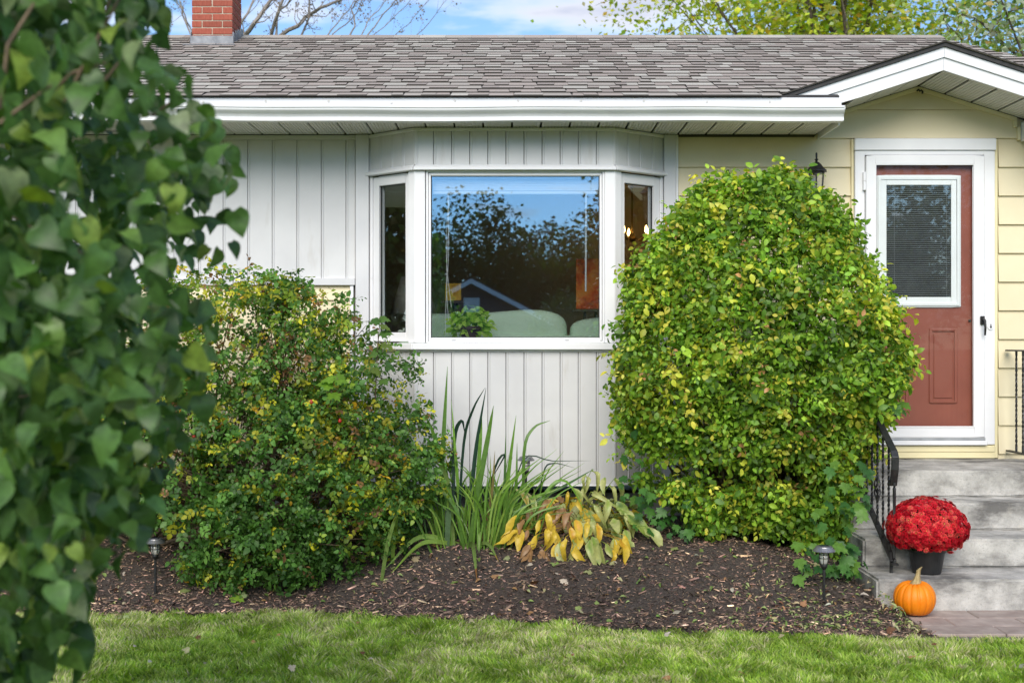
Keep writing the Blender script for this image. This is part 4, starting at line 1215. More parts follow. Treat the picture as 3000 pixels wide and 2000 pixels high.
def bush(name, base, label, sample, count, size, palette, weights, part_n=300, upbias=.55, droop=-.1, stems=70, stem_pts=None, seed=1, tpls=SPR, sizej=.25, parts_filter=None, mat='leaf', twig_r=.006, njit=.42, cl=None, post=None, ztint=None):
    r_ = np.random.default_rng(seed)
    root = empty(name, base, label, 'bush')
    P, O, S_ = sample(count, r_)            # points, outward directions, depth 0..1 (1 = outermost)
    n = len(P); bright = np.ones(n); pkey = P.copy()
    if cl:                                    # gather most leaves into tufts at the ends of twigs
        ncl, sg_ = cl
        outer = np.argsort(-(S_ + .15 * r_.random(n)))[:n // 2]
        cen = r_.choice(outer, ncl, replace=False)
        near = np.full(n, -1); best = np.full(n, 9.0)
        for j in cen:
            dd_ = ((P - P[j]) ** 2).sum(1); m_ = dd_ < best; best[m_] = dd_[m_]; near[m_] = j
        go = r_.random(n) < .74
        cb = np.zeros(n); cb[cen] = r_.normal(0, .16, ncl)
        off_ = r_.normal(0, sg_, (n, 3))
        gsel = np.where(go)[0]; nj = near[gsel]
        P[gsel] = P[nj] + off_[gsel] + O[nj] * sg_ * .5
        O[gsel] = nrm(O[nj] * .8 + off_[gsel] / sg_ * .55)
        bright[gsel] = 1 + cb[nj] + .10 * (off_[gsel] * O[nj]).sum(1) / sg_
        bright[~go] = .85  # leaves outside the tufts coloured darker, standing for shade inside the bush
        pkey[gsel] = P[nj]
        keep = (P[:, 2] > bed_h(P[:, 0], P[:, 1]) + .015) & (P[:, 1] < 8.93) & ~((P[:, 1] > 8.60) & (P[:, 0] < 1.15) & (P[:, 0] > -1.12))
        if post is not None: keep &= post(P, r_)
        P, O, S_, bright, pkey = P[keep], O[keep], S_[keep], bright[keep], pkey[keep]; n = len(P)
    Nn = nrm(O * .75 + np.array([0, -.25, upbias]) + r_.normal(0, njit, (n, 3)))
    T = nrm(O * .8 + np.array([0, 0, droop]) + r_.normal(0, .55, (n, 3)))
    sz = size * (1 + sizej * r_.standard_normal(n)).clip(.55, 1.6)
    # colour drifts in patches from one side branch to the next
    patch = vnoise(pkey[:, 0] * 1.0 + pkey[:, 1] * .6, pkey[:, 2], .20, seed + 40)
    C = np.empty((n, 3)); pal = np.array(palette); wt = np.array(weights, float)
    for i in range(n):
        w_ = wt.copy(); half_ = len(w_) // 2
        w_[:half_] *= (1.6 - 1.2 * patch[i]); w_[half_:] *= (.35 + 1.3 * patch[i]) ** 1.6
        if ztint is not None:
            g_ = min(max((P[i, 2] - ztint[0]) / (ztint[1] - ztint[0]), 0), 1); w_[half_:] *= .35 + 1.5 * g_ ** 1.4; w_[-1] *= .5 + 3 * g_
        C[i] = pal[r_.choice(len(w_), p=w_ / w_.sum())]
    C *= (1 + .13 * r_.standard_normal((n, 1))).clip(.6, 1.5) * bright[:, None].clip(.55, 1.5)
    score = S_ - .55 * O[:, 1] + r_.random(n) * .5
    order = np.argsort(-score); psel = order[:part_n]; rest_ = order[part_n:]
    var = [[tpl_mesh(t_, c, 'leaf', M[mat]) for c in palette] for t_ in tpls]
    for i in psel:
        ti = int(r_.integers(len(tpls))); ci = int(np.argmin(np.abs(pal - C[i]).sum(1)))
        link('leaf', var[ti][ci], root, mtx=leaf_matrix(P[i], Nn[i], T[i], sz[i]))
    grp = r_.integers(len(tpls), size=len(rest_))
    Vs = []
    L = Vector(base)
    for ti, t_ in enumerate(tpls):
        s_ = rest_[grp == ti]
        me = scatter(t_, P[s_] - np.array(L), Nn[s_], T[s_], sz[s_], C[s_], 'foliage', M[mat])
        Vs.append(me)
    # join the species of spray into one foliage mesh
    bm = bmesh.new()
    for me in Vs: bm.from_mesh(me)
    fm = bpy.data.meshes.new('foliage'); bm.to_mesh(fm); bm.free(); fm.materials.append(M[mat])
    fo = link('foliage', fm, root); struct(fo, 'stuff')
    mb = MB()
    idx = r_.choice(n, stems, replace=False)
    b = np.array(base)
    for i in idx:
        e = P[i]; s0 = b + np.array([r_.normal(0, .10), r_.normal(0, .06), 0])
        if stem_pts: q_ = stem_pts[r_.integers(len(stem_pts))]; s0 = np.array(q_) + np.array([r_.normal(0, .04), r_.normal(0, .04), -.03])
        m1 = s0 * .55 + e * .45 + np.array([r_.normal(0, .08), r_.normal(0, .05), r_.uniform(.05, .2)])
        pts_ = [s0 * (1 - t_) ** 2 + 2 * m1 * t_ * (1 - t_) + e * t_ * t_ for t_ in np.linspace(0, 1, 7)]
        pts_ = [p + r_.normal(0, .012, 3) * (0 < k < 6) for k, p in enumerate(pts_)]
        mb.tube(pts_, list(np.linspace(twig_r * 1.8, twig_r * .35, 7)), 5)
    mb.build('branches', M['twig'], root)
    return root, P, r_

# --- the clipped dome to the right of the bay
DOME = [(500, 2150, 2330), (514, 2105, 2350), (538, 2055, 2392), (582, 2005, 2452), (645, 1940, 2512), (720, 1885, 2562), (800, 1840, 2590), (900, 1808, 2640), (1000, 1800, 2668), (1100, 1800, 2662),
        (1200, 1808, 2600), (1300, 1812, 2565), (1400, 1830, 2545), (1480, 1880, 2530), (1560, 2010, 2530), (1640, 2230, 2540), (1690, 2370, 2545)]
YD = 8.02
dzs = np.array([Z(a + 26, YD) for a, _, _ in DOME])[::-1]
dl = np.array([X(l + (24 if _a < 850 else 48), YD) for _a, l, _ in DOME])[::-1]; dr = np.array([X(r__ - 52, YD) for _, _, r__ in DOME])[::-1]
def dome_sample(n, r_):
    k = int(n * 1.5)
    z = r_.uniform(dzs[0], dzs[-1], k * 2)
    hw = (np.interp(z, dzs, dr) - np.interp(z, dzs, dl)) / 2
    keep = r_.random(k * 2) < (hw + .28) / 1.35
    z = z[keep][:k]; k = len(z)
    l_, r__ = np.interp(z, dzs, dl), np.interp(z, dzs, dr)
    cx, hw = (l_ + r__) / 2, (r__ - l_) / 2
    th = np.where(r_.random(k) < .86, r_.uniform(math.pi, 2 * math.pi, k), r_.uniform(0, math.pi, k))
    s_ = np.where(r_.random(k) < .72, r_.uniform(.90, 1.0, k), r_.uniform(.5, .93, k))
    lump = vnoise(th * .9 + 3, z, .13, 77) * .13 + vnoise(th * .9, z, .36, 78) * .20 - .16
    lump = lump + .05 * (r_.random(k) < .03)
    hd = np.minimum(.80, hw * .88) * np.interp(z, [.25, .45, .70, 1.05], [.30, .45, .72, 1.0])
    rad = s_ * (1 + lump)
    # a hollow under the skirt, low and in front
    P = np.stack([cx + hw * rad * np.cos(th), YD + hd * rad * np.sin(th), z + r_.normal(0, .012, k)], -1)
    slope = np.gradient(np.interp(np.linspace(dzs[0], dzs[-1], 200), dzs, (dr - dl) / 2), (dzs[-1] - dzs[0]) / 199)
    up = -np.interp(z, np.linspace(dzs[0], dzs[-1], 200), slope)
    O = nrm(np.stack([np.cos(th), np.sin(th), np.clip(up, -.6, 2.2)], -1))
    gx, gy = P[:, 0], P[:, 1]
    ok = (P[:, 1] < 8.93) & ~((P[:, 1] > 8.60) & (P[:, 0] < 1.15)) & (P[:, 2] > bed_h(gx, gy) + .02)
    ok &= ~((P[:, 0] > 2.10) & (P[:, 1] > 7.15) & (P[:, 2] < .72))
    # thin, twiggy band above the low skirt where the inside shows
    thin = (np.exp(-((P[:, 2] - Z(1370, YD)) / .11) ** 2) * .72 * (np.abs(P[:, 0] - X(2080, YD)) < .55) + .35 * (vnoise(P[:, 0], P[:, 2], .11, 79) > .70)) * (s_ > .6)
    ok &= r_.random(k) > thin
    # the foot: bare twigs at the left, dark stems showing under the skirt
    qx, qy = 1500 + F * P[:, 0] / P[:, 1], 1000 - F * (P[:, 2] - EZ) / P[:, 1]
    ok &= ~((qy > 1400 + .35 * (qx - 1800).clip(0, 260)) & (qx < 2060) & (r_.random(k) < .80))
    ok &= ~((qy > 1560) & (qx < 2320))
    return P[ok][:n], O[ok][:n], s_[ok][:n]
def dome_post(P, r_):
    k = len(P)
    qx, qy = 1500 + F * P[:, 0] / P[:, 1], 1000 - F * (P[:, 2] - EZ) / P[:, 1]
    lim = np.interp(qx, [1790, 1850, 1950, 2040, 2330, 2420, 2560], [1330, 1400, 1440, 1540, 1560, 1690, 1700])
    ok = qy < lim
    right = np.interp(qy, [400, 900, 1050, 1180, 1300, 1700], [3000, 2660, 2690, 2640, 2570, 2545])
    ok &= qx < right
    band = np.exp(-((qy - (1365 + .06 * (qx - 2100))) / 26.0) ** 2) * ((qx > 1900) & (qx < 2330))
    hole = vnoise(qx, qy, 42.0, 91) > .74
    ok &= r_.random(k) > np.maximum(band * .8, hole * .75)
    return ok
db = on_ground(2140, 1555)
PAL_D = [(0.112, 0.236, 0.026), (0.172, 0.33, 0.03), (0.244, 0.402, 0.037), (0.092, 0.174, 0.03), (0.316, 0.472, 0.049), (0.53, 0.567, 0.059), (0.66, 0.598, 0.084), (0.66, 0.64, 0.118), (0.66, 0.346, 0.152)]
W_D = [2.2, 3.6, 3.2, 1.3, 3.0, 2.0, .95, .35, .18]
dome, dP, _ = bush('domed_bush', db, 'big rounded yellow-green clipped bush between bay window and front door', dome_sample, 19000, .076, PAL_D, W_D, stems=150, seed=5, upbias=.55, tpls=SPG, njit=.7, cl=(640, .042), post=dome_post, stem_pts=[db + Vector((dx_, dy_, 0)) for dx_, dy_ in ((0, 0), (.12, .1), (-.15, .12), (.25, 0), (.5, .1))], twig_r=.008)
# broad lobed leaves of the vine that grows through its flanks
def lobed(root, n, boxes, size, pal, seed, name='lobed_leaf'):
    r_ = np.random.default_rng(seed)
    var = [tpl_mesh(T_map, c, name, M['leaf']) for c in pal]
    for i in range(n):
        l, r__, t_, b_, Y_, dy = boxes[r_.integers(len(boxes))]
        px_, py__ = r_.uniform(l, r__), r_.uniform(t_, b_)
        y = Y_ + r_.uniform(-dy, dy)
        p = np.array(at(px_, py__, y))
        if p[2] < bed_h(p[0], p[1]) + .02: continue
        nn = nrm(np.array([[r_.normal(0, .4), -.7, .6]]) + r_.normal(0, .25, (1, 3)))[0]
        tt = np.array([r_.normal(0, .5), -.35, -.75])
        link(name, var[r_.integers(len(var))], root, mtx=leaf_matrix(p, nn, tt, size * r_.uniform(.6, 1.25)))
PAL_M = [(0.053, 0.158, 0.033), (0.083, 0.21, 0.042), (0.045, 0.128, 0.03), (0.135, 0.27, 0.045)]
lobed(dome, 85, [(1808, 1900, 880, 1300, 7.95, .15), (1815, 1920, 1250, 1560, 7.9, .2), (1900, 2050, 1420, 1570, 7.8, .2)], .075, PAL_M, 3)
lobed(dome, 95, [(2380, 2545, 1430, 1700, 7.25, .12), (2420, 2540, 1350, 1500, 7.3, .1), (2520, 2640, 1060, 1200, 7.75, .12), (2330, 2500, 1560, 1690, 7.2, .08)], .085, PAL_M, 4)

# --- the loose rose bush to the left
BL = [(690, 1090, 300, 300, 8.05, .62), (900, 1060, 185, 245, 8.1, .50), (1050, 1180, 190, 215, 8.10, .48), (1160, 1370, 165, 190, 8.05, .42), (640, 1400, 400, 330, 7.75, .60),
      (930, 1420, 300, 260, 7.75, .55), (330, 1280, 260, 360, 8.0, .60), (760, 1570, 230, 150, 7.45, .30), (100, 1350, 260, 330, 8.0, .55), (330, 1500, 250, 130, 7.95, .40), (560, 870, 110, 80, 8.1, .3), (760, 900, 120, 70, 8.1, .3)]
blobs = [(np.array(at(px_, py__, Y_)), np.array([rx * .97 * Y_ / F, dy * .96, ry * .97 * Y_ / F])) for px_, py__, rx, ry, Y_, dy in BL]
def rose_sample(n, r_):
    k = n * 4
    wts = np.array([b[1][0] * b[1][2] for b in blobs]); wts /= wts.sum()
    bi = r_.choice(len(blobs), k, p=wts)
    d = nrm(r_.normal(0, 1, (k, 3))); d[:, 1] = np.where(r_.random(k) < .8, -np.abs(d[:, 1]), d[:, 1])
    s_ = np.where(r_.random(k) < .55, r_.uniform(.84, 1.02, k), r_.uniform(.35, .9, k))
    Cn = np.array([b[0] for b in blobs])[bi]; Rd = np.array([b[1] for b in blobs])[bi]
    lump = vnoise(d[:, 0] * Rd[:, 0] + bi, d[:, 2] * Rd[:, 2], .13, 50) * .22 - .11
    P = Cn + d * Rd * (s_ * (1 + lump))[:, None]
    ok = np.ones(k, bool)
    for j, (c_, r__) in enumerate(blobs):
        q = (((P - c_) / r__) ** 2).sum(1)
        ok &= (q > .50) | (bi == j) | (r_.random(k) < .10)
    ok &= (P[:, 1] < 8.9) & ~((P[:, 1] > 8.60) & (P[:, 0] > -1.12)) & (P[:, 2] > bed_h(P[:, 0], P[:, 1]) + .015)
    ok &= ~((P[:, 0] < X(540, 7.5)) & (P[:, 2] < bed_h(P[:, 0], P[:, 1]) + .16))
    qx, qy = 1500 + F * P[:, 0] / P[:, 1], 1000 - F * (P[:, 2] - EZ) / P[:, 1]
    ok &= ~((qx < 535) & (qy > 1555 + .3 * (qx - 455)))
    gap = vnoise(P[:, 0] + .4 * P[:, 1], P[:, 2], .12, 51) > .66
    ok &= ~(gap & (r_.random(k) < .75))
    P, s_, d = P[ok][:n], s_[ok][:n], nrm(d / Rd)[ok][:n]
    return P, d, s_
def rose_post(P, r_):
    qx, qy = 1500 + F * P[:, 0] / P[:, 1], 1000 - F * (P[:, 2] - EZ) / P[:, 1]
    ok = ~((qx < 540) & (qy > 1535 + .3 * (qx - 455)))
    loose = (vnoise(qx, qy, 60.0, 93) > .62) & (qy < 1250)
    dark = (vnoise(qx, qy, 75.0, 94) > .70)
    return ok & (r_.random(len(P)) > np.where(loose, .38, np.where(dark, .45, 0)))
rb_ = on_ground(760, 1600)
PAL_R = [(0.079, 0.182, 0.033), (0.113, 0.251, 0.045), (0.061, 0.139, 0.03), (0.148, 0.295, 0.059), (0.243, 0.347, 0.045), (0.485, 0.468, 0.045), (0.66, 0.624, 0.038), (0.66, 0.381, 0.03), (0.277, 0.148, 0.059)]
W_R = [3, 3.4, 2.2, 2.2, 2.8, 1.4, .6, .22, .35]
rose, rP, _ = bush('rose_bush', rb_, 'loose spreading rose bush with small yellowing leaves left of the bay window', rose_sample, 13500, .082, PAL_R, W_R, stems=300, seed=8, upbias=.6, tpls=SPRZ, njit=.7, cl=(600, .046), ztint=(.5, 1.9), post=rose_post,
     stem_pts=[on_ground(q, 1600) + Vector((0, .1, 0)) for q in (420, 560, 640, 760, 880, 1000, 1080)], twig_r=.006)
# dried brown cluster, hips, maple seedlings
T_dry = leaf_oval(.4, .9, .2, 2)
vd = [tpl_mesh(T_dry, c, 'dried_leaf', M['litter']) for c in ((.20, .10, .055), (.28, .15, .085), (.14, .07, .04))]
for i in range(150):
    q = i / 150
    p = np.array(at(825 + rng.normal(0, 24) + 18 * q, 985 + 130 * q + rng.normal(0, 16), 7.62 + rng.normal(0, .02)))
    link('dried_leaf', vd[i % 3], rose, mtx=leaf_matrix(p, rng.normal(0, 1, 3), np.array([0, -.2, -1]) + rng.normal(0, .5, 3), rng.uniform(.02, .038)))
m_hip = pmat('rose_hip', (.38, .012, .012), (.5, .03, .02), 30, .35)
hipm = MB().lathe([(.002, -.012), (.009, -.008), (.012, 0), (.009, .008), (.004, .012), (.005, .017)], 10).mesh('rose_hip', m_hip, smooth=True)
for px_, py__ in ((912, 1178), (996, 1233), (568, 1279), (700, 1320), (880, 1420)):
    link('rose_hip', hipm, rose, at(px_, py__, 7.45))
def seedling(pts, leaves, size, pal, seed, label, nm='maple_seedling'):
    r_ = np.random.default_rng(seed)
    e = empty(nm, pts[0], label, 'seedling')
    MB().tube(pts, list(np.linspace(.005, .002, len(pts))), 6).build('stem', M['twig'], e, smooth=True)
    var = [tpl_mesh(T_map, c, 'leaf', M['leaf']) for c in pal]
    for k, (px_, py__, Y_, tx) in enumerate(leaves):
        p = at(px_, py__, Y_)
        near = min((Vector(q) for q in pts), key=lambda q: (q - p).length)
        MB().tube([near, (near + p) / 2 + Vector((0, 0, .01)), p], .0016, 4).build('leaf_stalk', M['twig'], e)
        link('leaf', var[k % len(var)], e, mtx=leaf_matrix(np.array(p), np.array([tx * .3, -.55, .75]) + r_.normal(0, .2, 3), np.array([tx, -.35, -.15]) + r_.normal(0, .15, 3), size * r_.uniform(.8, 1.2)))
seedling([at(1098, 1200, 7.75), at(1103, 1080, 7.72), at(1108, 1000, 7.72), at(1113, 935, 7.72)],
         [(1113, 930, 7.70, .6), (1110, 935, 7.7, -.7), (1116, 950, 7.68, 1.0), (1106, 968, 7.7, -1.0), (1114, 975, 7.68, .9), (1122, 1005, 7.66, .8), (1104, 1030, 7.7, -.9), (1130, 1060, 7.64, 1.1), (1112, 1085, 7.66, -.3), (1120, 1110, 7.66, .6)], .085, [(.10, .19, .04), (.075, .16, .035), (.14, .20, .04)], 2,
         'maple seedling with lobed leaves rising in front of the left side window')
seedling([at(968, 1200, 7.5), at(970, 1140, 7.48), at(985, 1100, 7.46)],
         [(985, 1098, 7.44, .9), (978, 1104, 7.44, -.9), (988, 1112, 7.42, .7), (975, 1125, 7.44, -.7), (972, 1150, 7.42, .2)], .10, [(.16, .30, .03), (.20, .36, .04)], 3,
         'bright green maple seedling sprouting from the middle of the rose bush')

# --- the lilac close to the camera on the left, out of focus
LIL = [(-420, 520), (-200, 540), (0, 515), (100, 512), (160, 565), (215, 520), (300, 610), (340, 660), (420, 690), (480, 705), (560, 725), (640, 715), (720, 690), (800, 640), (900, 645), (1000, 640), (1100, 615), (1200, 600), (1280, 585),
       (1360, 520), (1440, 470), (1540, 425), (1620, 330), (1700, 265), (1790, 275), (1850, 265), (1900, 140), (1990, 115), (2100, 60), (2400, -80)]
LY = 3.25; LCX = -2.05
lzs = np.array([Z(a, LY) for a, _ in LIL])[::-1]; lrx = np.array([X(b, LY) for _, b in LIL])[::-1]
lil = empty('lilac', (LCX, LY, 0), 'out-of-focus leafy lilac filling the left foreground', 'bush')
def lilac_build(n=5600):
    r_ = np.random.default_rng(21)
    z = r_.uniform(lzs[0], lzs[-1], n * 3)
    y = LY + r_.uniform(-.85, 1.0, n * 3)
    xr = np.interp(z, lzs, lrx)
    # follow the outline along each sight line, then round it off front and back
    xr_y = xr * (y / LY)
    xr_y -= .22 * (np.abs(y - LY) / 1.0) ** 2
    u = r_.random(n * 3) ** .95
    x = xr_y - .012 - (1 - u) * (xr_y - (X(-250, 1) * y))
    lum = vnoise(x + y * .5, z, .16, 60)
    ok = (lum > .22) & (z > .12)
    dens = np.where(xr_y - x < .20, .64, .86) * np.where(z > Z(800, LY), .95, 1)
    ok &= r_.random(n * 3) < dens
    P = np.stack([x, y, z], -1)[ok][:n]
    edge = (xr_y - x)[ok][:n]
    n = len(P)
    # leaves hang on drooping twigs
    N_l = nrm(np.stack([r_.normal(.3, .85, n), r_.normal(-.45, .75, n), r_.normal(.5, .55, n)], -1))
    T_l = nrm(np.stack([r_.normal(.25, .5, n), r_.normal(-.15, .45, n), r_.normal(-.85, .35, n)], -1))
    S_l = (.078 - .022 * u[ok][:n]) * (1 + .2 * r_.standard_normal(n)).clip(.6, 1.45)
    pal = [(0.082, 0.171, 0.042), (0.109, 0.224, 0.052), (0.065, 0.137, 0.035), (0.163, 0.286, 0.063), (0.272, 0.388, 0.07), (0.66, 0.502, 0.087), (.22, .29, .13), (.30, .36, .20)]
    wt = np.array([3, 3.2, 2.4, 1.8, .9, .004, .6, .22]); wt /= wt.sum()
    ci = r_.choice(len(pal), n, p=wt)
    Cc = np.array(pal)[ci] * (1 + .15 * r_.standard_normal((n, 1))).clip(.6, 1.5)
    tps = [leaf_oval(.82, .30, .05, heart=True), leaf_oval(.76, .12, .10, heart=True), leaf_oval(.86, .45, .03, heart=True)]
    var = [[tpl_mesh(t_, c, 'leaf', M['lilac']) for c in pal] for t_ in tps]
    vis = (P[:, 0] / P[:, 1] * F + 1500 > -60) & (np.abs(-(P[:, 2] - EZ) / P[:, 1] * F) < 1060)
    score = -P[:, 1] - 5 * (~vis) + r_.random(n) * .5
    order = np.argsort(-score)
    for i in order[:300]:
        link('leaf', var[i % 3][ci[i]], lil, mtx=leaf_matrix(P[i], N_l[i], T_l[i], S_l[i]))
    rest_ = order[300:]
    bm = bmesh.new(); org = np.array(ORG[lil])
    for ti in range(3):
        s_ = rest_[rest_ % 3 == ti]
        bm.from_mesh(scatter(tps[ti], P[s_] - org, N_l[s_], T_l[s_], S_l[s_], Cc[s_], 'foliage', M['lilac']))
    fm = bpy.data.meshes.new('foliage'); bm.to_mesh(fm); bm.free(); fm.materials.append(M['lilac'])
    struct(link('foliage', fm, lil), 'stuff')
    # limbs: several stems from the ground, arching outwards, with side twigs
    mb = MB(); tw = MB()
    for k in range(9):
        b0 = np.array([LCX + r_.normal(0, .12), LY + r_.normal(0, .15), -.02])
        e = np.array([r_.uniform(-2.2, -1.25), LY + r_.uniform(-.5, .7), r_.uniform(1.4, 3.1)])
        m1 = b0 * .5 + e * .5 + np.array([r_.normal(-.15, .1), 0, .35])
        pts_ = [b0 * (1-t_)**2 + 2*m1*t_*(1-t_) + e*t_*t_ for t_ in np.linspace(0, 1, 9)]
        mb.tube(pts_, list(np.linspace(.030, .006, 9)), 7)
        for j in range(16):
            q = pts_[r_.integers(2, 9)]
            t_e = P[r_.integers(n)]
            if np.linalg.norm(t_e - q) > 1.1: continue
            mid = (q + t_e) / 2 + np.array([0, 0, .08])
            tw.tube([q, mid, t_e], [.006, .004, .0018], 5)
    for px0, py0, px1, py1, y in ((190, 300, 380, -60, 2.6), (0, 320, 100, 10, 2.5), (150, 270, 310, 185, 2.6), (240, 310, 370, 158, 2.7), (430, 330, 515, 288, 3.0), (0, 360, 150, 250, 2.4), (280, 250, 330, -20, 2.9)):
        a, b = np.array(at(px0, py0, y)), np.array(at(px1, py1, y))
        tw.tube([a, (a + b) / 2 + r_.normal(0, .012, 3), b], [.0048, .0042, .003], 5)
    mb.build('stems', M['bark'], lil); tw.build('twigs', M['twig'], lil)
lilac_build()

# ================================================================== PERENNIALS
def ribbon(pts, w0, col, fold=.25, tipw=.06, n=12, tipcol=None, seed=0):
    """sword leaf: a folded ribbon through control points (Catmull-Rom)"""
    pts = [np.array(p) for p in pts]
    k = len(pts); q = [2*pts[0]-pts[1]] + pts + [2*pts[-1]-pts[-2]]
    cs = []
    for i in range(n + 1):
        t_ = i / n * (k - 1); j = min(int(t_), k - 2); f_ = t_ - j
        a, b, c, d = q[j], q[j+1], q[j+2], q[j+3]
        cs.append(.5 * (2*b + (c-a)*f_ + (2*a-5*b+4*c-d)*f_**2 + (3*b-a-3*c+d)*f_**3))
    mb = MB(); vs = []; fs = []; cols = []
    rr = random.Random(seed); yaw = rr.uniform(-.6, .6)
    for i, c in enumerate(cs):
        t_ = i / n
        tan = cs[min(i+1, n)] - cs[max(i-1, 0)]; tan = tan / max(np.linalg.norm(tan), 1e-6)
        side = np.cross(tan, np.array([math.sin(yaw), -math.cos(yaw), .15])); side /= max(np.linalg.norm(side), 1e-6)
        nn = np.cross(side, tan)
        w_ = w0 * (.75 + .45 * t_ if t_ < .4 else .93) * (1 - max(0, (t_ - .45) / .55) ** 1.6 * (1 - tipw)) / 2
        vs += [c - side * w_ + nn * w_ * fold, c, c + side * w_ + nn * w_ * fold]
    for i in range(n):
        kc = tuple(np.array(col) * (.85 + .3 * i / n)) if tipcol is None or i < n * .8 else tipcol
        for s_ in (0, 1):
            fs.append((i*3+s_, i*3+s_+1, i*3+s_+4, i*3+s_+3)); cols.append(kc)
    return mb.add(vs, fs, cols)
ib = on_ground(1385, 1598)
iris = empty('iris_clump', ib, 'clump of tall green sword-shaped iris leaves under the bay window', 'plant')
GR = [(.13, .26, .035), (.10, .205, .03), (.17, .33, .045), (.26, .40, .07), (.07, .15, .04)]
DG = (.022, .055, .035); PG = (.20, .30, .08)
def iris_leaf(base, mids, tip, w_, col, tipcol=None, seed=0):
    pts_ = [base] + mids + [tip]
    ribbon(pts_, w_, col, tipcol=tipcol, seed=seed).build('leaf', M['blade'], iris, smooth=True)
G = lambda px_, py__, dy=0: on_ground(px_, py__) + Vector((0, dy, -.02))
yb0 = ib.y
spec = [((1285, 1560), [(1298, 1300)], (1311, 1073), .10, 26, GR[1]), ((1372, 1590), [(1392, 1340)], (1424, 1136), .05, 24, DG), ((1340, 1570), [(1358, 1300), (1385, 1200)], (1421, 1135), .08, 17, DG),
        ((1375, 1600), [(1405, 1420), (1432, 1270)], (1446, 1188), -.02, 30, GR[1]), ((1382, 1600), [(1405, 1330)], (1412, 1205), .03, 22, GR[0]), ((1470, 1590), [(1488, 1400)], (1512, 1216), .05, 22, GR[0]),
        ((1476, 1590), [(1478, 1420)], (1482, 1262), .1, 15, GR[4]), ((1536, 1480), [(1535, 1330), (1562, 1255)], (1612, 1231), .1, 17, GR[1]), ((1325, 1590), [(1305, 1400), (1270, 1270)], (1243, 1212), .05, 24, GR[0]),
        ((1355, 1600), [(1340, 1400)], (1322, 1170), .10, 18, GR[2]), ((1330, 1560), [(1330, 1300), (1352, 1232)], (1362, 1270), .1, 20, DG), ((1500, 1590), [(1512, 1440)], (1515, 1297), .08, 16, GR[1]),
        ((1410, 1600), [(1440, 1450)], (1450, 1320), .02, 15, (.20, .16, .05)), ((1330, 1590), [(1318, 1440), (1295, 1370)], (1268, 1352), 0, 22, PG), ((1420, 1590), [(1500, 1500), (1640, 1430)], (1742, 1372), .08, 20, GR[4]),
        ((1560, 1500), [(1590, 1390), (1620, 1357)], (1685, 1370), .15, 9, DG), ((1480, 1500), [(1530, 1350), (1620, 1350)], (1732, 1349), .15, 7, DG), ((1520, 1590), [(1570, 1490)], (1640, 1420), .1, 18, GR[0]),
        ((1400, 1590), [(1450, 1540), (1500, 1480)], (1530, 1450), -.05, 16, GR[2]), ((1400, 1600), [(1450, 1370), (1478, 1335)], (1430, 1420), .1, 12, DG), ((1360, 1590), [(1330, 1480)], (1237, 1392), -.05, 20, GR[1]),
        ((1540, 1590), [(1600, 1440), (1660, 1410)], (1722, 1512), .05, 15, GR[2])]
for i, (b, ms, t_, dy, wpx, col) in enumerate(spec):
    yq = yb0 + dy
    b3 = Vector((X(b[0], yq), yq, ground_z(X(b[0], yq), yq) - .01))
    iris_leaf(b3, [at(a, c, yq + rng.uniform(-.03, .03)) for a, c in ms], at(*t_, yq + rng.uniform(-.06, .06)), wpx * 8 / F * .60, col, seed=i)
for i in range(150):                           # the ordinary upright ones between
    px_ = rng.normal(1405, 75); yq = yb0 + rng.uniform(-.08, .22)
    b3 = Vector((X(px_, yq), yq, ground_z(X(px_, yq), yq) - .01))
    lean = float(np.clip((px_ - 1400) * 1.0 + rng.normal(0, 75), -190, 150)); h_ = rng.uniform(.22, .58)
    tipp = Vector((b3.x + lean * 8 / F, yq + rng.normal(0, .06), b3.z + h_))
    mid = b3.lerp(tipp, .55) + Vector((-lean * 8 / F * .22, 0, .05))
    iris_leaf(b3, [mid], tipp, rng.uniform(.009, .018), GR[int(rng.integers(0, 4))], seed=i + 50)
# leaves that flop forward onto the mulch
for i, (b, m1, t_, wpx, col, tc_) in enumerate([((1372, 1592), (1388, 1602), (1398, 1712), 26, PG, (.30, .14, .05)), ((1385, 1595), (1430, 1610), (1462, 1655), 15, PG, (.35, .25, .05)),
        ((1350, 1590), (1230, 1572), (1130, 1672), 20, GR[3], None), ((1345, 1590), (1240, 1590), (1146, 1682), 20, GR[3], None), ((1400, 1590), (1405, 1560), (1403, 1628), 16, PG, None),
        ((1110, 1600), (1124, 1520), (1134, 1442), 20, PG, None), ((1118, 1690), (1140, 1580), (1176, 1465), 22, PG, None), ((1150, 1650), (1155, 1560), (1176, 1467), 18, GR[3], None), ((1310, 1600), (1315, 1500), (1320, 1492), 26, (.12, .20, .10), None),
        ((1380, 1590), (1430, 1530), (1560, 1560), 20, GR[1], None)]):
    pb = on_ground(*b) + Vector((0, 0, -.01))
    pt = on_ground(t_[0], t_[1]) + Vector((0, 0, .02)) if t_[1] > 1600 else at(t_[0], t_[1], pb.y - .06)
    pm_ = at(m1[0], m1[1], (pb.y * .6 + pt.y * .4)); pm_.z = max(pm_.z, ground_z(pm_.x, pm_.y) + .06)
    iris_leaf(pb, [pm_], pt, wpx * 8 / F * .72, col, tipcol=tc_, seed=200 + i)

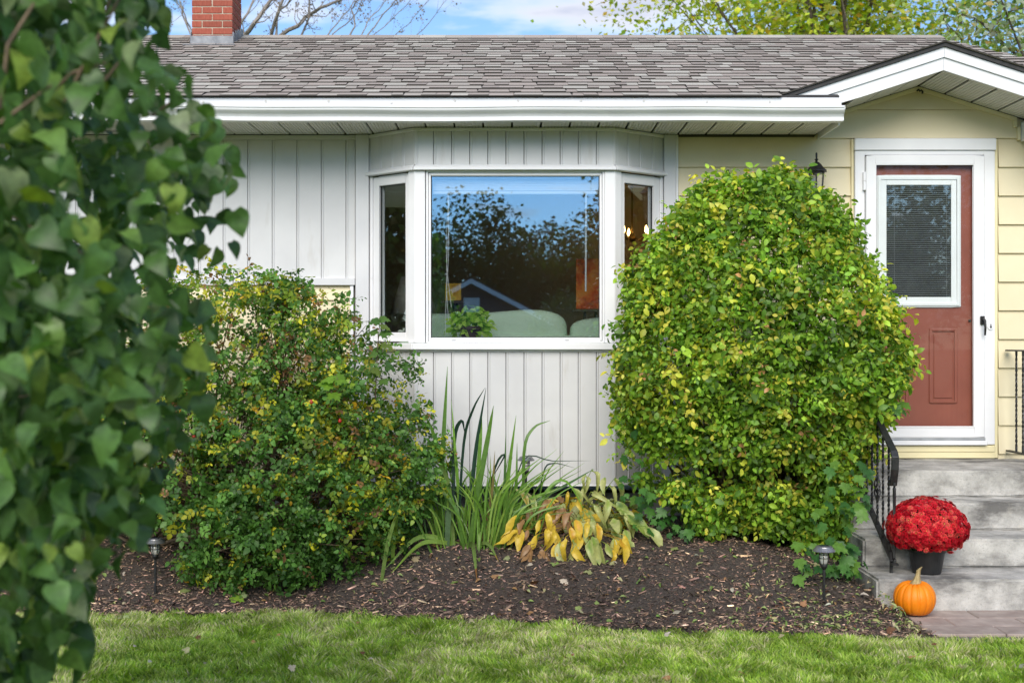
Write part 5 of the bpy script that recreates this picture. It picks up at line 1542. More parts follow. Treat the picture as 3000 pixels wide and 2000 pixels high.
# hosta, half collapsed and yellow
hb = on_ground(1690, 1545)
hosta = empty('hosta', hb, 'wilting yellow and green hosta spilling over the mulch', 'plant')
def hosta_tpl(curl, wd):
    t_ = leaf_oval(wd, curl, .08, 5)
    return t_
def hosta_wavy(curl, wd, seed):
    t_ = leaf_oval(wd, curl, .10, 5); rr = np.random.default_rng(seed); v = t_['v']
    v[:, 2] += .05 * np.sin(v[:, 1] * 9 + seed) * (np.abs(v[:, 0]) > .02) + rr.normal(0, .02, len(v))
    v[:, 0] += .10 * np.sin(v[:, 1] * 2.6 + seed) * v[:, 1]
    return t_
HT = [hosta_wavy(.35, .38, 1), hosta_wavy(.8, .30, 2), hosta_wavy(.1, .42, 3), hosta_wavy(1.1, .24, 4), hosta_wavy(-.25, .34, 5)]
HC = {'yel': (.66, .47, .05), 'ora': (.62, .32, .03), 'brn': (.34, .19, .08), 'grn': (.20, .31, .05), 'pgr': (.32, .42, .09), 'dgr': (.11, .20, .045), 'crm': (.44, .46, .17)}
def hosta_mesh(t_, c, rim):
    tt = t_['t'].copy(); v = t_['v']; rimm = np.abs(v[:, 0]) > .02
    tt[~rimm] = np.array(c); tt[rimm] = np.array(rim)
    # split rim: pull an inner column so the pale margin stays narrow
    return scatter(dict(v=v, f=t_['f'], t=tt), np.zeros((1, 3)), np.array([[0, 0, 1.]]), np.array([[0, 1., 0]]), np.ones(1), np.ones((1, 3)), 'leaf', M['blade'])
HM = {}
def hm(k, c, rim):
    if (k, c, rim) not in HM: HM[(k, c, rim)] = hosta_mesh(HT[k], HC[c], HC[rim])
    return HM[(k, c, rim)]
rh = np.random.default_rng(33)
def hosta_leaf(tip_px, tip_py, y, kind, size, nz=.55, rim=None, tx=None):
    size = size * rh.uniform(.9, 1.25)
    p_tip = np.array(at(tip_px + rh.normal(0, 12), tip_py + rh.normal(0, 8), y))
    p_tip[2] = max(p_tip[2], ground_z(p_tip[0], p_tip[1]) + .012)
    rad = p_tip - np.array(hb); rad[2] = 0
    d = np.array([rad[0] * 1.3, -.30 + rad[1] * .6, -.62]) + rh.normal(0, .22, 3); d = d / np.linalg.norm(d)
    p0 = p_tip - d * size
    nn = np.array([rad[0] * .8 + rh.normal(0, .45), -.75 + rh.normal(0, .25), nz])
    rim = rim or {'yel': 'yel', 'ora': 'yel', 'brn': 'brn', 'grn': 'crm', 'pgr': 'crm', 'dgr': 'pgr'}[kind]
    lf = link('leaf', hm(int(rh.integers(5)), kind, rim), hosta, mtx=leaf_matrix(p0, nn, d, size))
    s0 = np.array(hb) + np.array([rh.normal(0, .06), rh.normal(0, .04), -.01])
    mid = (s0 + p0) / 2; mid[2] = max(mid[2], (s0[2] + p0[2]) / 2 + .02)
    c = np.array(HC[kind]) * .8
    MB().tube([s0, s0 * .3 + mid * .7, p0 * .4 + mid * .6, p0], [.0028, .0026, .0022, .002], 5, col=tuple(c)).build('leaf_stalk', M['blade'], hosta, smooth=True)
for row_ in [(1535, 1612, 7.62, 'yel', .13), (1575, 1630, 7.58, 'yel', .13), (1608, 1610, 7.6, 'yel', .12), (1640, 1655, 7.52, 'ora', .13), (1672, 1668, 7.5, 'pgr', .16), (1705, 1660, 7.5, 'yel', .15), (1740, 1662, 7.48, 'grn', .17), (1765, 1668, 7.5, 'grn', .15),
             (1800, 1655, 7.52, 'yel', .13), (1815, 1662, 7.5, 'ora', .14), (1838, 1630, 7.58, 'yel', .13), (1885, 1640, 7.62, 'grn', .19), (1895, 1580, 7.8, 'dgr', .17), (1860, 1570, 7.8, 'grn', .15), (1840, 1520, 7.95, 'dgr', .13),
             (1500, 1600, 7.66, 'yel', .15), (1450, 1598, 7.68, 'yel', .17), (1560, 1650, 7.55, 'brn', .10), (1700, 1610, 7.6, 'yel', .13), (1660, 1600, 7.62, 'ora', .13), (1730, 1600, 7.6, 'pgr', .13), (1770, 1590, 7.62, 'ora', .13), (1620, 1575, 7.66, 'yel', .12),
             (1590, 1570, 7.7, 'yel', .11), (1690, 1560, 7.7, 'brn', .11), (1800, 1560, 7.75, 'pgr', .13), (1770, 1530, 7.8, 'pgr', .13), (1740, 1520, 7.85, 'grn', .13), (1650, 1540, 7.75, 'brn', .11), (1720, 1480, 7.95, 'grn', .12), (1690, 1500, 7.9, 'yel', .11),
             (1785, 1460, 8.0, 'pgr', .13), (1815, 1470, 8.0, 'grn', .13), (1760, 1440, 8.0, 'grn', .12), (1710, 1440, 8.0, 'pgr', .11), (1735, 1570, 7.65, 'grn', .15), (1520, 1640, 7.56, 'brn', .09), (1600, 1655, 7.53, 'brn', .09), (1550, 1580, 7.7, 'brn', .11), (1575, 1540, 7.78, 'brn', .10),
             (1490, 1560, 7.75, 'brn', .09), (1610, 1530, 7.8, 'brn', .11), (1640, 1500, 7.85, 'brn', .10), (1690, 1640, 7.55, 'grn', .14), (1785, 1630, 7.55, 'pgr', .13), (1850, 1600, 7.7, 'grn', .14)]:
    hosta_leaf(*row_); hosta_leaf(row_[0] + rh.normal(0, 25), row_[1] - rh.uniform(0, 30), row_[2] + .03, row_[3], row_[4])
for k in range(190):                            # the mound itself
    a = rh.uniform(0, 2 * math.pi); e_ = rh.uniform(.05, 1.2)
    d_ = np.array([math.cos(a) * math.cos(e_), math.sin(a) * math.cos(e_), math.sin(e_)])
    p = np.array(hb) + np.array([0, -.05, .05]) + d_ * np.array([.50, .40, .17]) * rh.uniform(.45, 1.0)
    left = p[0] < hb.x - .08
    kind = rh.choice(['brn', 'yel', 'ora', 'pgr'] if left else ['grn', 'pgr', 'yel', 'dgr'], p=[.25, .42, .15, .18] if left else [.34, .28, .2, .18])
    link('leaf', hm(int(rh.integers(5)), str(kind), 'brn' if kind == 'brn' else ('crm' if kind in ('grn', 'pgr') else 'yel')), hosta, mtx=leaf_matrix(p, d_ + np.array([0, -.4, .5]) + rh.normal(0, .35, 3), d_ * np.array([1, 1, .2]) + np.array([0, -.15, -.5]) + rh.normal(0, .35, 3), rh.uniform(.11, .18)))
for k in range(26):                            # shrivelled leaves and stalks at its heart
    p = np.array(hb) + np.array([rh.normal(-.18, .16), rh.normal(-.05, .12), rh.uniform(.03, .14)])
    link('dried_leaf', vd[k % 3], hosta, mtx=leaf_matrix(p, rh.normal(0, 1, 3), rh.normal(0, 1, 3) * np.array([1, .5, .3]), rh.uniform(.05, .09)))
for (a, b, c, kind) in (((1560, 1545), (1548, 1480), (1535, 1445), 'ora'), ((1570, 1550), (1565, 1500), (1565, 1430), 'pgr')):
    p0, p1, p2 = at(*a, 7.85), at(*b, 7.83), at(*c, 7.82)
    MB().tube([p0, p1, p2], [.004, .003, .002], 5, col=HC['pgr']).build('leaf_stalk', M['blade'], hosta)
    link('leaf', hm(1, kind, 'crm'), hosta, mtx=leaf_matrix(np.array(p1), np.array([.2, -.9, .2]), np.array(p2 - p1), .14))
# low dark green hosta and shrivelled brown leaves left of the iris
gb = on_ground(1130, 1570)
gh = empty('green_hosta', gb, 'small dark green hosta with shrivelled brown leaves left of the iris', 'plant')
T_gh = leaf_oval(.62, .3, .06, 5)
vg = [tpl_mesh(T_gh, c, 'leaf', M['blade']) for c in ((.05, .11, .06), (.035, .085, .035), (.06, .12, .045))]
for k, (px_, py__, sz_) in enumerate([(1085, 1475, .12), (1110, 1440, .11), (1175, 1430, .16), (1100, 1530, .11), (1140, 1560, .12), (1080, 1550, .10), (1190, 1540, .12), (1260, 1530, .12), (1230, 1560, .11), (1160, 1500, .12), (1060, 1500, .11), (1280, 1570, .10)]):
    p = np.array(at(px_, py__, gb.y + rh.uniform(-.1, .05)))
    p[2] = max(p[2], ground_z(p[0], p[1]) + .05)
    link('leaf', vg[k % 3], gh, mtx=leaf_matrix(p, np.array([rh.normal(0, .4), -.6, .8]), np.array([rh.normal(0, .6), -.3, -.5]), sz_))
    MB().tube([np.array(gb) + rh.normal(0, .04, 3) * np.array([1, 1, 0]), (np.array(gb) + p) / 2 + np.array([0, 0, .05]), p], .003, 4, col=(.08, .13, .04)).build('leaf_stalk', M['blade'], gh)
T_cr = leaf_oval(.9, 1.4, .35, 5)
vc = [tpl_mesh(T_cr, c, 'dried_leaf', M['litter']) for c in ((.30, .17, .08), (.22, .13, .07), (.34, .22, .12))]
for px_, py__, sz_ in ((1130, 1425, .09), (1136, 1440, .07), (1125, 1490, .06), (1200, 1510, .09), (1212, 1520, .07), (1240, 1498, .08), (1250, 1512, .07), (1190, 1518, .06)):
    p = np.array(at(px_, py__, gb.y - .1))
    link('dried_leaf', vc[int(rh.integers(3))], gh, mtx=leaf_matrix(p + np.array([0, 0, .03]), rh.normal(0, .6, 3) + np.array([0, -.8, .3]), rh.normal(0, .5, 3) + np.array([0, 0, -.6]), sz_))
# ================================================================== SMALL THINGS BY THE STEPS
# pumpkin
pk = Vector((X(2681, 7.0), 7.01, 0.0))
pump = empty('pumpkin', pk, 'orange pumpkin sitting on the walk at the foot of the steps', 'pumpkin')
def pumpkin_mesh():
    nu, nv = 120, 36; vs = []; fs = []
    ribs = 15; rr = random.Random(4); ph = [rr.uniform(-.10, .10) for _ in range(ribs + 1)]
    for j in range(nv + 1):
        t_ = -math.pi/2 + math.pi * j / nv
        for i in range(nu):
            q = 2 * math.pi * i / nu
            k = (q / (2*math.pi) * ribs); g = abs(math.sin(math.pi * (k + ph[int(k) % ribs] * 0)))
            r_ = .117 * (math.cos(t_) ** .82 if math.cos(t_) > 0 else 0)
            r_ *= 1 - .055 * (1 - g) ** 3.0 * (1 + .25 * math.sin(3*q))
            z = .103 * math.sin(t_) * (1 + .03 * math.sin(q + 1))
            dip = math.exp(-(r_ / .040) ** 2)
            z -= (.026 if t_ > 0 else -.022) * dip
            z -= .010 * (1 - g) ** 2 * max(0, math.sin(t_)) * (1 - dip)
            vs.append((r_ * math.cos(q), r_ * math.sin(q), z + .098))
    for j in range(nv):
        for i in range(nu): fs.append((j*nu+i, j*nu+(i+1) % nu, (j+1)*nu+(i+1) % nu, (j+1)*nu+i))
    return vs, fs
pv, pf = pumpkin_mesh()
m_pump = pmat('pumpkin_skin', (.74, .185, .004), (.84, .25, .006), 9, .42, .25, 45, rough2=.55, spec=.35)
MB().add([Vector(v) + pk for v in pv], pf).build('fruit', m_pump, pump, smooth=True)
m_stem = pmat('pumpkin_stem', (.30, .22, .09), (.46, .36, .18), 60, .8, .4, 90, stretch=(2, 2, .2))
st = MB(); vs = []; nseg = 10
for i in range(nseg + 1):
    t_ = i / nseg
    c = pk + Vector((.004 + .020 * t_ * t_ + .004 * math.sin(3 * t_), -.004, .172 + .094 * t_))
    for k in range(20):
        q = 2 * math.pi * k / 20
        r_ = (.026 * (1 - t_) ** 3 + .0125 + .004 * (t_ > .93)) * (1 + .16 * math.cos(5 * q + 1.2 * t_))
        vs.append(c + Vector((r_ * math.cos(q), r_ * math.sin(q), .012 * t_ * math.cos(q))))
fs = [(i*20+k, i*20+(k+1) % 20, (i+1)*20+(k+1) % 20, (i+1)*20+k) for i in range(nseg) for k in range(20)] + [tuple(range(nseg*20, nseg*20+20))]
st.add(vs, fs).build('stem', m_stem, pump, smooth=True)

# potted chrysanthemum
mp0 = Vector((X(2716, 7.345), 7.352, RH))
mum = empty('potted_chrysanthemum', mp0, 'red chrysanthemum in a black pot on the bottom step', 'potted flower')
MB().lathe([(.076, 0), (.084, .01), (.105, .13), (.113, .131), (.113, .15), (.104, .15), (.095, .12)], 32, mp0).build('pot', M['plastic'], mum, .0)
def flower_tpl(seed):
    rr = random.Random(seed); parts = []
    pet = leaf_oval(.40, .25, .06, 2)
    for ring_, (n_, tilt, s_) in enumerate(((12, .12, 1.0), (10, .45, .82), (7, .85, .55))):
        for k in range(n_):
            a = 2 * math.pi * k / n_ + ring_ * .3 + rr.uniform(-.1, .1)
            parts.append((pet, Matrix.Rotation(a, 4, 'Z') @ Matrix.Translation((0, .10, .03 * ring_)) @ Matrix.Rotation(tilt + rr.uniform(-.12, .12), 4, 'X') @ Matrix.Scale(s_ * rr.uniform(.85, 1.05), 4)))
    t_ = tpl_join(parts)
    n_ = len(t_['v']); per = len(pet['v'])
    tint = np.ones((n_, 3))
    r2_ = np.sqrt(t_['v'][:, 0] ** 2 + t_['v'][:, 1] ** 2)
    tint *= (.5 + .85 * np.clip(r2_, 0, 1) ** 1.5)[:, None]
    b = n_
    disc = tpl_make([(.0, .0, .17)] + [(.13 * math.cos(q), .13 * math.sin(q), .10) for q in np.linspace(0, 2*math.pi, 7)[:-1]], [(0, 1 + i, 1 + (i+1) % 6) for i in range(6)])
    v = np.concatenate([t_['v'], disc['v']]); f = t_['f'] + [tuple(i + b for i in q) for q in disc['f']]
    tint = np.concatenate([tint, np.tile([[1.1, 6.0, 1.0]], (7, 1))])
    return dict(v=v, f=f, t=tint)
FT = [flower_tpl(i) for i in range(3)]
FCOL = [(.66, .010, .026), (.76, .03, .045), (.82, .11, .09), (.50, .005, .018)]
fmesh = [tpl_mesh(t_, c, 'flower', M['petal']) for t_ in FT for c in FCOL]
rm = np.random.default_rng(12)
mc = mp0 + Vector((0, 0, .265)); mrx, mry, mrz = .226, .21, .18
pts_m = []
n_f = 820; ga = math.pi * (3 - math.sqrt(5))
for i in range(n_f):
    zf_ = 1 - 1.62 * (i + .5) / n_f; rr_ = math.sqrt(max(0, 1 - zf_ * zf_)); a = i * ga + rm.normal(0, .05)
    d = np.array([rr_ * math.cos(a), rr_ * math.sin(a), zf_])
    j = 1 + rm.normal(0, .04)
    shape = np.array([mrx, mry, mrz if zf_ > 0 else .165])
    pts_m.append((np.array(mc) + d * shape * j, nrm(d / shape)))
pts_m.sort(key=lambda q: q[1][1])
for i, (p, n_) in enumerate(pts_m[:300]):
    link('flower', fmesh[int(rm.integers(len(fmesh)))], mum, mtx=leaf_matrix(p, n_ + rm.normal(0, .2, 3), rm.normal(0, 1, 3), .0195 * rm.uniform(.8, 1.2)))
P = np.array([p for p, _ in pts_m[300:]]) - np.array(mp0); Nq = np.array([n_ for _, n_ in pts_m[300:]])
struct(link('flowers', scatter(FT[0], P, Nq, rm.normal(0, 1, P.shape), np.full(len(P), .0195), pick(FCOL, [1, 2, 1, 1], len(P)), 'flowers', M['petal']), mum), 'stuff')
# green under the blooms
n = 420
d = nrm(rm.normal(0, 1, (n, 3))); P = d * np.array([.20, .18, .15]) * rm.uniform(.6, .98, (n, 1)) + np.array([0, 0, .255])
P[:, 2] = np.maximum(P[:, 2], .135)
struct(link('foliage', scatter(T_map, P, d + rm.normal(0, .3, (n, 3)), rm.normal(0, 1, (n, 3)), np.full(n, .045), pick([(.03, .075, .02), (.05, .10, .025)], [1, 1], n), 'foliage', M['leaf']), mum), 'stuff')

# path lights
def path_light(base, h, s_, label, lean=0):
    e = empty('path_light', base, label, 'path light', 'solar path lights in the bed')
    L = MB; b = Vector(base)
    m_cap = M['capgrey']
    tp_ = h
    L().tube([b + Vector((0, 0, -.05)), b + Vector((0, 0, tp_ - .125 * s_))], .0085 * s_, 10).build('stake', M['plastic'], e)
    c = b + Vector((0, 0, tp_ - .13 * s_))
    L().lathe([(.009*s_, -.004*s_), (.016*s_, .006*s_), (.021*s_, .018*s_), (.021*s_, .024*s_)], 16, c).build('collar', M['plastic'], e, smooth=True)
    L().lathe([(.012*s_, .024*s_), (.021*s_, .034*s_), (.0255*s_, .05*s_), (.0255*s_, .098*s_)], 20, c).build('glass', M['reflectglass'], e, smooth=True)
    for k in range(6):
        q = 2 * math.pi * k / 6 + .2
        L().tube([c + Vector((.0195*s_*math.cos(q), .0195*s_*math.sin(q), .022*s_)), c + Vector((.028*s_*math.cos(q), .028*s_*math.sin(q), .05*s_)), c + Vector((.028*s_*math.cos(q), .028*s_*math.sin(q), .10*s_))], .0022*s_, 5).build('cage_bar', M['plastic'], e)
    for zq in (.062, .083):
        L().tube([c + Vector((.029*s_*math.cos(q), .029*s_*math.sin(q), zq*s_)) for q in np.linspace(0, 2*math.pi, 21)], .0018*s_, 5).build('cage_ring', M['plastic'], e)
    L().tube([c + Vector((0, 0, .055*s_)), c + Vector((0, 0, .098*s_))], .004*s_, 6).build('filament', M['amber'], e)
    L().lathe([(.030*s_, .098*s_), (.062*s_, .099*s_), (.064*s_, .103*s_), (.056*s_, .112*s_), (.048*s_, .122*s_), (.046*s_, .127*s_), (.036*s_, .131*s_), (.004, .132*s_)], 28, c).build('cap', m_cap, e, smooth=False)
    L().box(c.x - .024*s_, c.x + .024*s_, c.y - .024*s_, c.y + .024*s_, c.z + .1322*s_, c.z + .134*s_).build('solar_panel', M['panel'], e)
M['capgrey'] = pmat('gunmetal_cap', (.22, .22, .235), (.30, .30, .315), 20, .34, metal=.6)
M['amber'] = pmat('amber_filament', (.55, .28, .05), (.6, .32, .07), 20, .5)
M['panel'] = pmat('solar_panel', (.01, .012, .03), (.015, .018, .04), 40, .2)
b1 = on_ground(455, 1738); path_light(b1, Z(1575, b1.y) - b1.z, .95, 'path light on the left, in front of the rose bush and under the lilac leaves')
b3 = on_ground(2414, 1762); path_light(b3, Z(1598, b3.y) - b3.z, 1.0, 'path light beside the concrete steps at the edge of the domed bush')
b2 = Vector((X(1541, 8.35), 8.35, ground_z(X(1541, 8.35), 8.35))); path_light(b2, Z(1336, 8.35) - b2.z, .92, 'path light behind the iris leaves against the white bay')

# ================================================================== GROUND COVER
rg = np.random.default_rng(99)
# mulch chips
n = 40000
x = rg.uniform(-4.2, 2.3, n); e = edgeY(x)
y = e - .01 + rg.random(n) ** 1.25 * (8.7 - e)
keep = ~((x > 2.10) & (y > 7.14)) & (x < 2.14 + np.abs(rg.normal(0, .07, n))); x, y = x[keep], y[keep]; n = len(x)
z = bed_h(x, y)
z = np.where(x > 2.0, z * np.clip((2.24 - x) / .24, 0, 1) + .002, z)
P = np.stack([x, y, z + .004], -1)
T_chip = tpl_make([(-.13, 0, -.05), (.13, .02, -.05), (.10, 1, -.05), (-.10, .94, -.05), (-.11, .03, .06), (.12, 0, .05), (.09, .97, .05), (-.1, 1, .04)], [(4, 5, 6, 7), (0, 1, 5, 4), (1, 2, 6, 5), (2, 3, 7, 6), (3, 0, 4, 7)])
S = rg.gamma(2.6, .0072, n).clip(.008, .06)
Nn = nrm(np.array([0, 0, 1.]) + rg.normal(0, .33, (n, 3)))
warm = vnoise(x, y, .8, 71)[:, None]
C = np.array([2.45, 2.2, 2.0]) * pick([(.026, .022, .020), (.048, .039, .034), (.085, .065, .055), (.15, .112, .09), (.28, .21, .155), (.46, .37, .28)], [3.4, 4.2, 3.4, 2, .5, .1], n, .2) * (.72 + .9 * warm * np.array([1.08, 1, .95]))
struct(link('mulch_chips', scatter(T_chip, P, Nn, rg.normal(0, 1, (n, 3)) * np.array([1, 1, .15]), S, C, 'mulch_chips', M['chip'], smooth=False)), 'stuff')
# leaf litter
def litter(n, region, size, pal, wts, tpl, name, lift=.012):
    x, y = region(n); z = np.array([ground_z(a, b) for a, b in zip(x, y)])
    P = np.stack([x, y, z + lift], -1)
    Nn = np.array([0, -.15, 1.]) + rg.normal(0, .4, (n, 3))
    return scatter(tpl, P, Nn, rg.normal(0, 1, (n, 3)) * np.array([1, 1, .2]), size * rg.uniform(.5, 1.3, n), pick(pal, wts, n), name, M['litter'])
PALL = [(.25, .33, .10), (.36, .40, .16), (.16, .24, .06), (.45, .40, .22), (.38, .22, .10), (.50, .45, .36), (.20, .09, .05)]
def reg_bed(n):
    x = rg.uniform(-3.8, 2.15, n); e = edgeY(x); return x, e + .02 + rg.random(n) * np.minimum(1.0, 8.3 - e)
def reg_right(n):
    x = rg.normal(1.75, .35, n).clip(.6, 2.15); e = edgeY(x); return x, (e + .04 + np.abs(rg.normal(0, .38, n))).clip(0, 7.7)
def reg_lawn(n):
    x = rg.uniform(-2.8, 3.0, n); return x, edgeY(x) - .08 - rg.random(n) * 1.5
bm = bmesh.new()
for me in (litter(330, reg_bed, .038, PALL, [2, 2, 2, 1, 1.6, .5, .8], leaf_oval(.5, .5, .12, 3), 'a'), litter(430, reg_right, .034, PALL, [4, 4, 2.2, 2, .9, .5, .4], leaf_oval(.36, .6, .12, 3), 'b'), litter(90, reg_bed, .05, PALL, [3, 3, 2, 1, 2, 1, 1], T_map, 'c'), litter(70, reg_lawn, .035, PALL, [1, 2, 1, 2, 2, 2, 1], T_map, 'd', .04)):
    bm.from_mesh(me)
lm_ = bpy.data.meshes.new('leaf_litter'); bm.to_mesh(lm_); bm.free(); lm_.materials.append(M['litter'])
struct(link('leaf_litter', lm_), 'stuff')
# small weeds and the one big maple leaf
fl_ = on_ground(680, 1755)
fo = link('fallen_leaf', tpl_mesh(T_map, (.22, .36, .04), 'fallen_leaf', M['litter']), mtx=leaf_matrix(np.array(fl_) + np.array([0, 0, .02]), np.array([.1, -.45, .9]), np.array([.9, -.5, .1]), .095))
top(fo, 'bright green maple leaf lying on the mulch by the left lawn edge', 'leaf')
gp_ = on_ground(1645, 1705)
fo = link('fallen_leaf', tpl_mesh(T_map, (.62, .52, .40), 'fallen_leaf', M['litter']), mtx=leaf_matrix(np.array(gp_) + np.array([0, 0, .02]), np.array([.1, -.5, .9]), np.array([.6, -.7, .1]), .06))
top(fo, 'pale tan fallen leaf on the mulch in front of the hosta', 'leaf')

# grass: tufts of blades
def grass(n, xr, yr, hmul=1.0, wmul=1.0):
    x = rg.uniform(*xr, n); y = rg.uniform(*yr, n)
    e = edgeY(x) + (vnoise(x, y * 0, .09, 31) - .5) * .10 + (vnoise(x, y * 0, .02, 32) - .5) * .035
    e = np.where(x > 2.05, np.minimum(e, 6.56 + (vnoise(x, y * 0, .05, 33) - .5) * .06), e)
    k = (y < e); x, y = x[k], y[k]; n = len(x)
    tuft = vnoise(x, y, .16, 34); big = vnoise(x, y, .6, 35); dry = vnoise(x, y, .33, 36) * .6 + vnoise(x, y, .09, 37) * .4
    h = (.020 + .036 * tuft ** 1.6 + .010 * big) * rg.uniform(.55, 1.2, n) * hmul
    w_ = rg.uniform(.0014, .0042, n) * wmul
    a = rg.uniform(0, 2 * math.pi, n)
    la = vnoise(x, y, .25, 38) * 4 * math.pi + rg.normal(0, .8, n)
    ln = h * rg.uniform(.25, 1.0, n)
    z0 = lawn_h(x, y) - .006
    b = np.stack([x, y, z0], -1)
    sd = np.stack([np.cos(a), np.sin(a), np.zeros(n)], -1) * w_[:, None]
    ld = np.stack([np.cos(la), np.sin(la), np.zeros(n)], -1)
    up = np.array([0, 0, 1.])
    mid = b + ld * (ln * .35)[:, None] + up * (h * .62)[:, None]
    tip = b + ld * ln[:, None] + up * (h * rg.uniform(.85, 1.0, n))[:, None]
    V = np.stack([b - sd, b + sd, mid + sd * .8, mid - sd * .8, tip], 1).reshape(-1, 3)
    i = np.arange(n)[:, None] * 5
    q = np.concatenate([i, i+1, i+2, i+3], 1); t_ = np.concatenate([i+3, i+2, i+4], 1)
    pal = np.array([(.30, .46, .06), (.40, .55, .09), (.19, .33, .06), (.52, .61, .19), (.66, .64, .34), (.74, .67, .46)])
    wt = np.array([3, 3, 1.6, 2.0, 1.2, .8])
    u = rg.random(n); dd = np.clip((dry - .36) * 4.0, 0, 1)
    ci = np.empty(n, int)
    c1 = np.cumsum(wt * np.array([1.3, 1.2, 1.6, .8, .25, .12])); c1 /= c1[-1]
    c2 = np.cumsum(wt * np.array([.5, .9, .3, 1.4, 2.2, 2.2])); c2 /= c2[-1]
    cum = c1[None] * (1 - dd[:, None]) + c2[None] * dd[:, None]
    ci = (u[:, None] > cum).sum(1).clip(0, 5)
    C = pal[ci] * (1 + .14 * rg.standard_normal((n, 1))).clip(.6, 1.4) * (.62 + .55 * vnoise(x, y, .075, 44) + .25 * vnoise(x, y, .03, 45))[:, None]
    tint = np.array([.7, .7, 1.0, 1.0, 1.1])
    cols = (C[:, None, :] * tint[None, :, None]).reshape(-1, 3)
    return V, q, t_, cols
parts = [grass(190000, (-2.9, 3.2), (5.3, 7.4)), grass(26000, (-6, -2.9), (5, 7.3), 1.0, 1.6), grass(16000, (3.2, 6), (5, 6.6), 1.0, 1.6), grass(40000, (-6, 6), (1.5, 5.3), 1.1, 2.4)]
off = 0; VV = []; QQ = []; TT = []; CC = []
for V, q, t_, c in parts:
    VV.append(V); QQ.append(q + off); TT.append(t_ + off); CC.append(c); off += len(V)
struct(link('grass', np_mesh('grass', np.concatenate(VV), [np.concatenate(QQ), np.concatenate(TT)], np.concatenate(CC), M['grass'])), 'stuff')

# ================================================================== TREES BEHIND THE HOUSE
T_dia = tpl_make([(0, 0, 0), (.36, .45, .06), (0, 1, -.08), (-.36, .45, .06), (0, .48, -.03)], [(0, 1, 4), (1, 2, 4), (2, 3, 4), (3, 0, 4)])
def tree(name, base, H, cz, rad, nleaf, lsize, pal, wts, label, seed, cat='tree', nlimb=14, ntwig=90, leafmat_='treeleaf', hollow=.1, squash=1.0, bark='bark', clump=.5, visible_box=None, group=None):
    r_ = np.random.default_rng(seed)
    e = empty(name, base, label, cat, group)
    b = np.array(base, float); c = b + np.array([0, 0, cz])
    mb = MB()
    trunk_top = b + np.array([r_.normal(0, .2), r_.normal(0, .2), cz * .72])
    r0 = H * .028
    tp_ = [b + (trunk_top - b) * t_ + np.array([math.sin(3*t_) * .12, 0, 0]) for t_ in np.linspace(0, 1, 7)]
    mb.tube(tp_, list(np.linspace(r0 * 1.25, r0 * .55, 7)), 9)
    mb.build('trunk', M[bark], e, smooth=True)
    mb = MB(); ends = []
    for k in range(nlimb):
        s0 = tp_[r_.integers(3, 7)]
        d = nrm(r_.normal(0, 1, 3)); d[2] = abs(d[2]) * .8 - .1
        t_end = c + d * np.array([rad, rad, rad * squash]) * r_.uniform(.6, .92)
        mid = (s0 + t_end) / 2 + np.array([0, 0, .12 * rad]) + r_.normal(0, .1 * rad, 3)
        pts_ = [s0 * (1-t_)**2 + 2*mid*t_*(1-t_) + t_end*t_*t_ for t_ in np.linspace(0, 1, 8)]
        mb.tube(pts_, list(np.linspace(r0 * .42, r0 * .06, 8)), 6)
        for j in range(max(1, ntwig // nlimb)):
            q = pts_[r_.integers(2, 8)]
            d2 = nrm(r_.normal(0, 1, 3)); te = q + d2 * rad * r_.uniform(.18, .42)
            mb.tube([q, (q + te) / 2 + r_.normal(0, .03 * rad, 3), te], [r0 * .10, r0 * .06, r0 * .025], 5)
            ends.append(te); ends.append((q + te) / 2)
    mb.build('limbs', M[bark], e)
    ends = np.array(ends)
    n1 = int(nleaf * clump)
    P1 = ends[r_.integers(len(ends), size=n1)] + r_.normal(0, .10 * rad, (n1, 3))
    d = nrm(r_.normal(0, 1, (nleaf * 2, 3)))
    s_ = r_.uniform(hollow, 1, nleaf * 2) ** .5
    lump = .78 + .44 * vnoise(d[:, 0] * 3 + d[:, 1] * 2, d[:, 2] * 3, .45, seed + 5)
    P2 = c + d * np.array([rad, rad, rad * squash]) * (s_ * lump)[:, None]
    gap = vnoise(P2[:, 0] + P2[:, 1], P2[:, 2], .14 * rad, seed + 6)
    P2 = P2[gap > .34][:nleaf - n1]
    P = np.concatenate([P1, P2]); n = len(P)
    if visible_box is not None: P = P[visible_box(P)]; n = len(P)
    Nn = nrm(r_.normal(0, .6, (n, 3)) + np.array([0, -.2, .8])); T = r_.normal(0, 1, (n, 3)) + np.array([0, 0, -.5])
    C = pick(pal, wts, n, .16, r_)
    pt = vnoise(P[:, 0], P[:, 2], .25 * rad, seed + 7)[:, None]
    C *= (.8 + .4 * pt)
    me = scatter(T_dia, P - b, Nn, T, lsize * r_.uniform(.65, 1.3, n), C, 'crown', M[leafmat_])
    struct(link('crown', me, e), 'stuff')
    return e
def copy_tree(o, loc, rotz, label, sc_=1.0):
    c = o.copy(); COL.objects.link(c); c.location = loc; c.rotation_euler = (0, 0, rotz); c.scale = (sc_,) * 3
    c['label'] = label
    for ch_ in list(o.children):
        d = ch_.copy(); COL.objects.link(d); d.parent = c
    return c
YEL = [(0.405, 0.51, 0.061), (0.567, 0.624, 0.073), (0.297, 0.425, 0.061), (0.66, 0.638, 0.073), (0.66, 0.425, 0.036), (0.66, 0.66, 0.316)]
tree('yellow_maple', (5.9, 21.5, 0), 4.5, 8.0, 3.9, 30000, .115, YEL, [3, 3.4, 2, 1.3, .4, 1.6], 'yellow-green autumn tree behind the roof ridge on the right', 61, nlimb=22, ntwig=260, clump=.62)
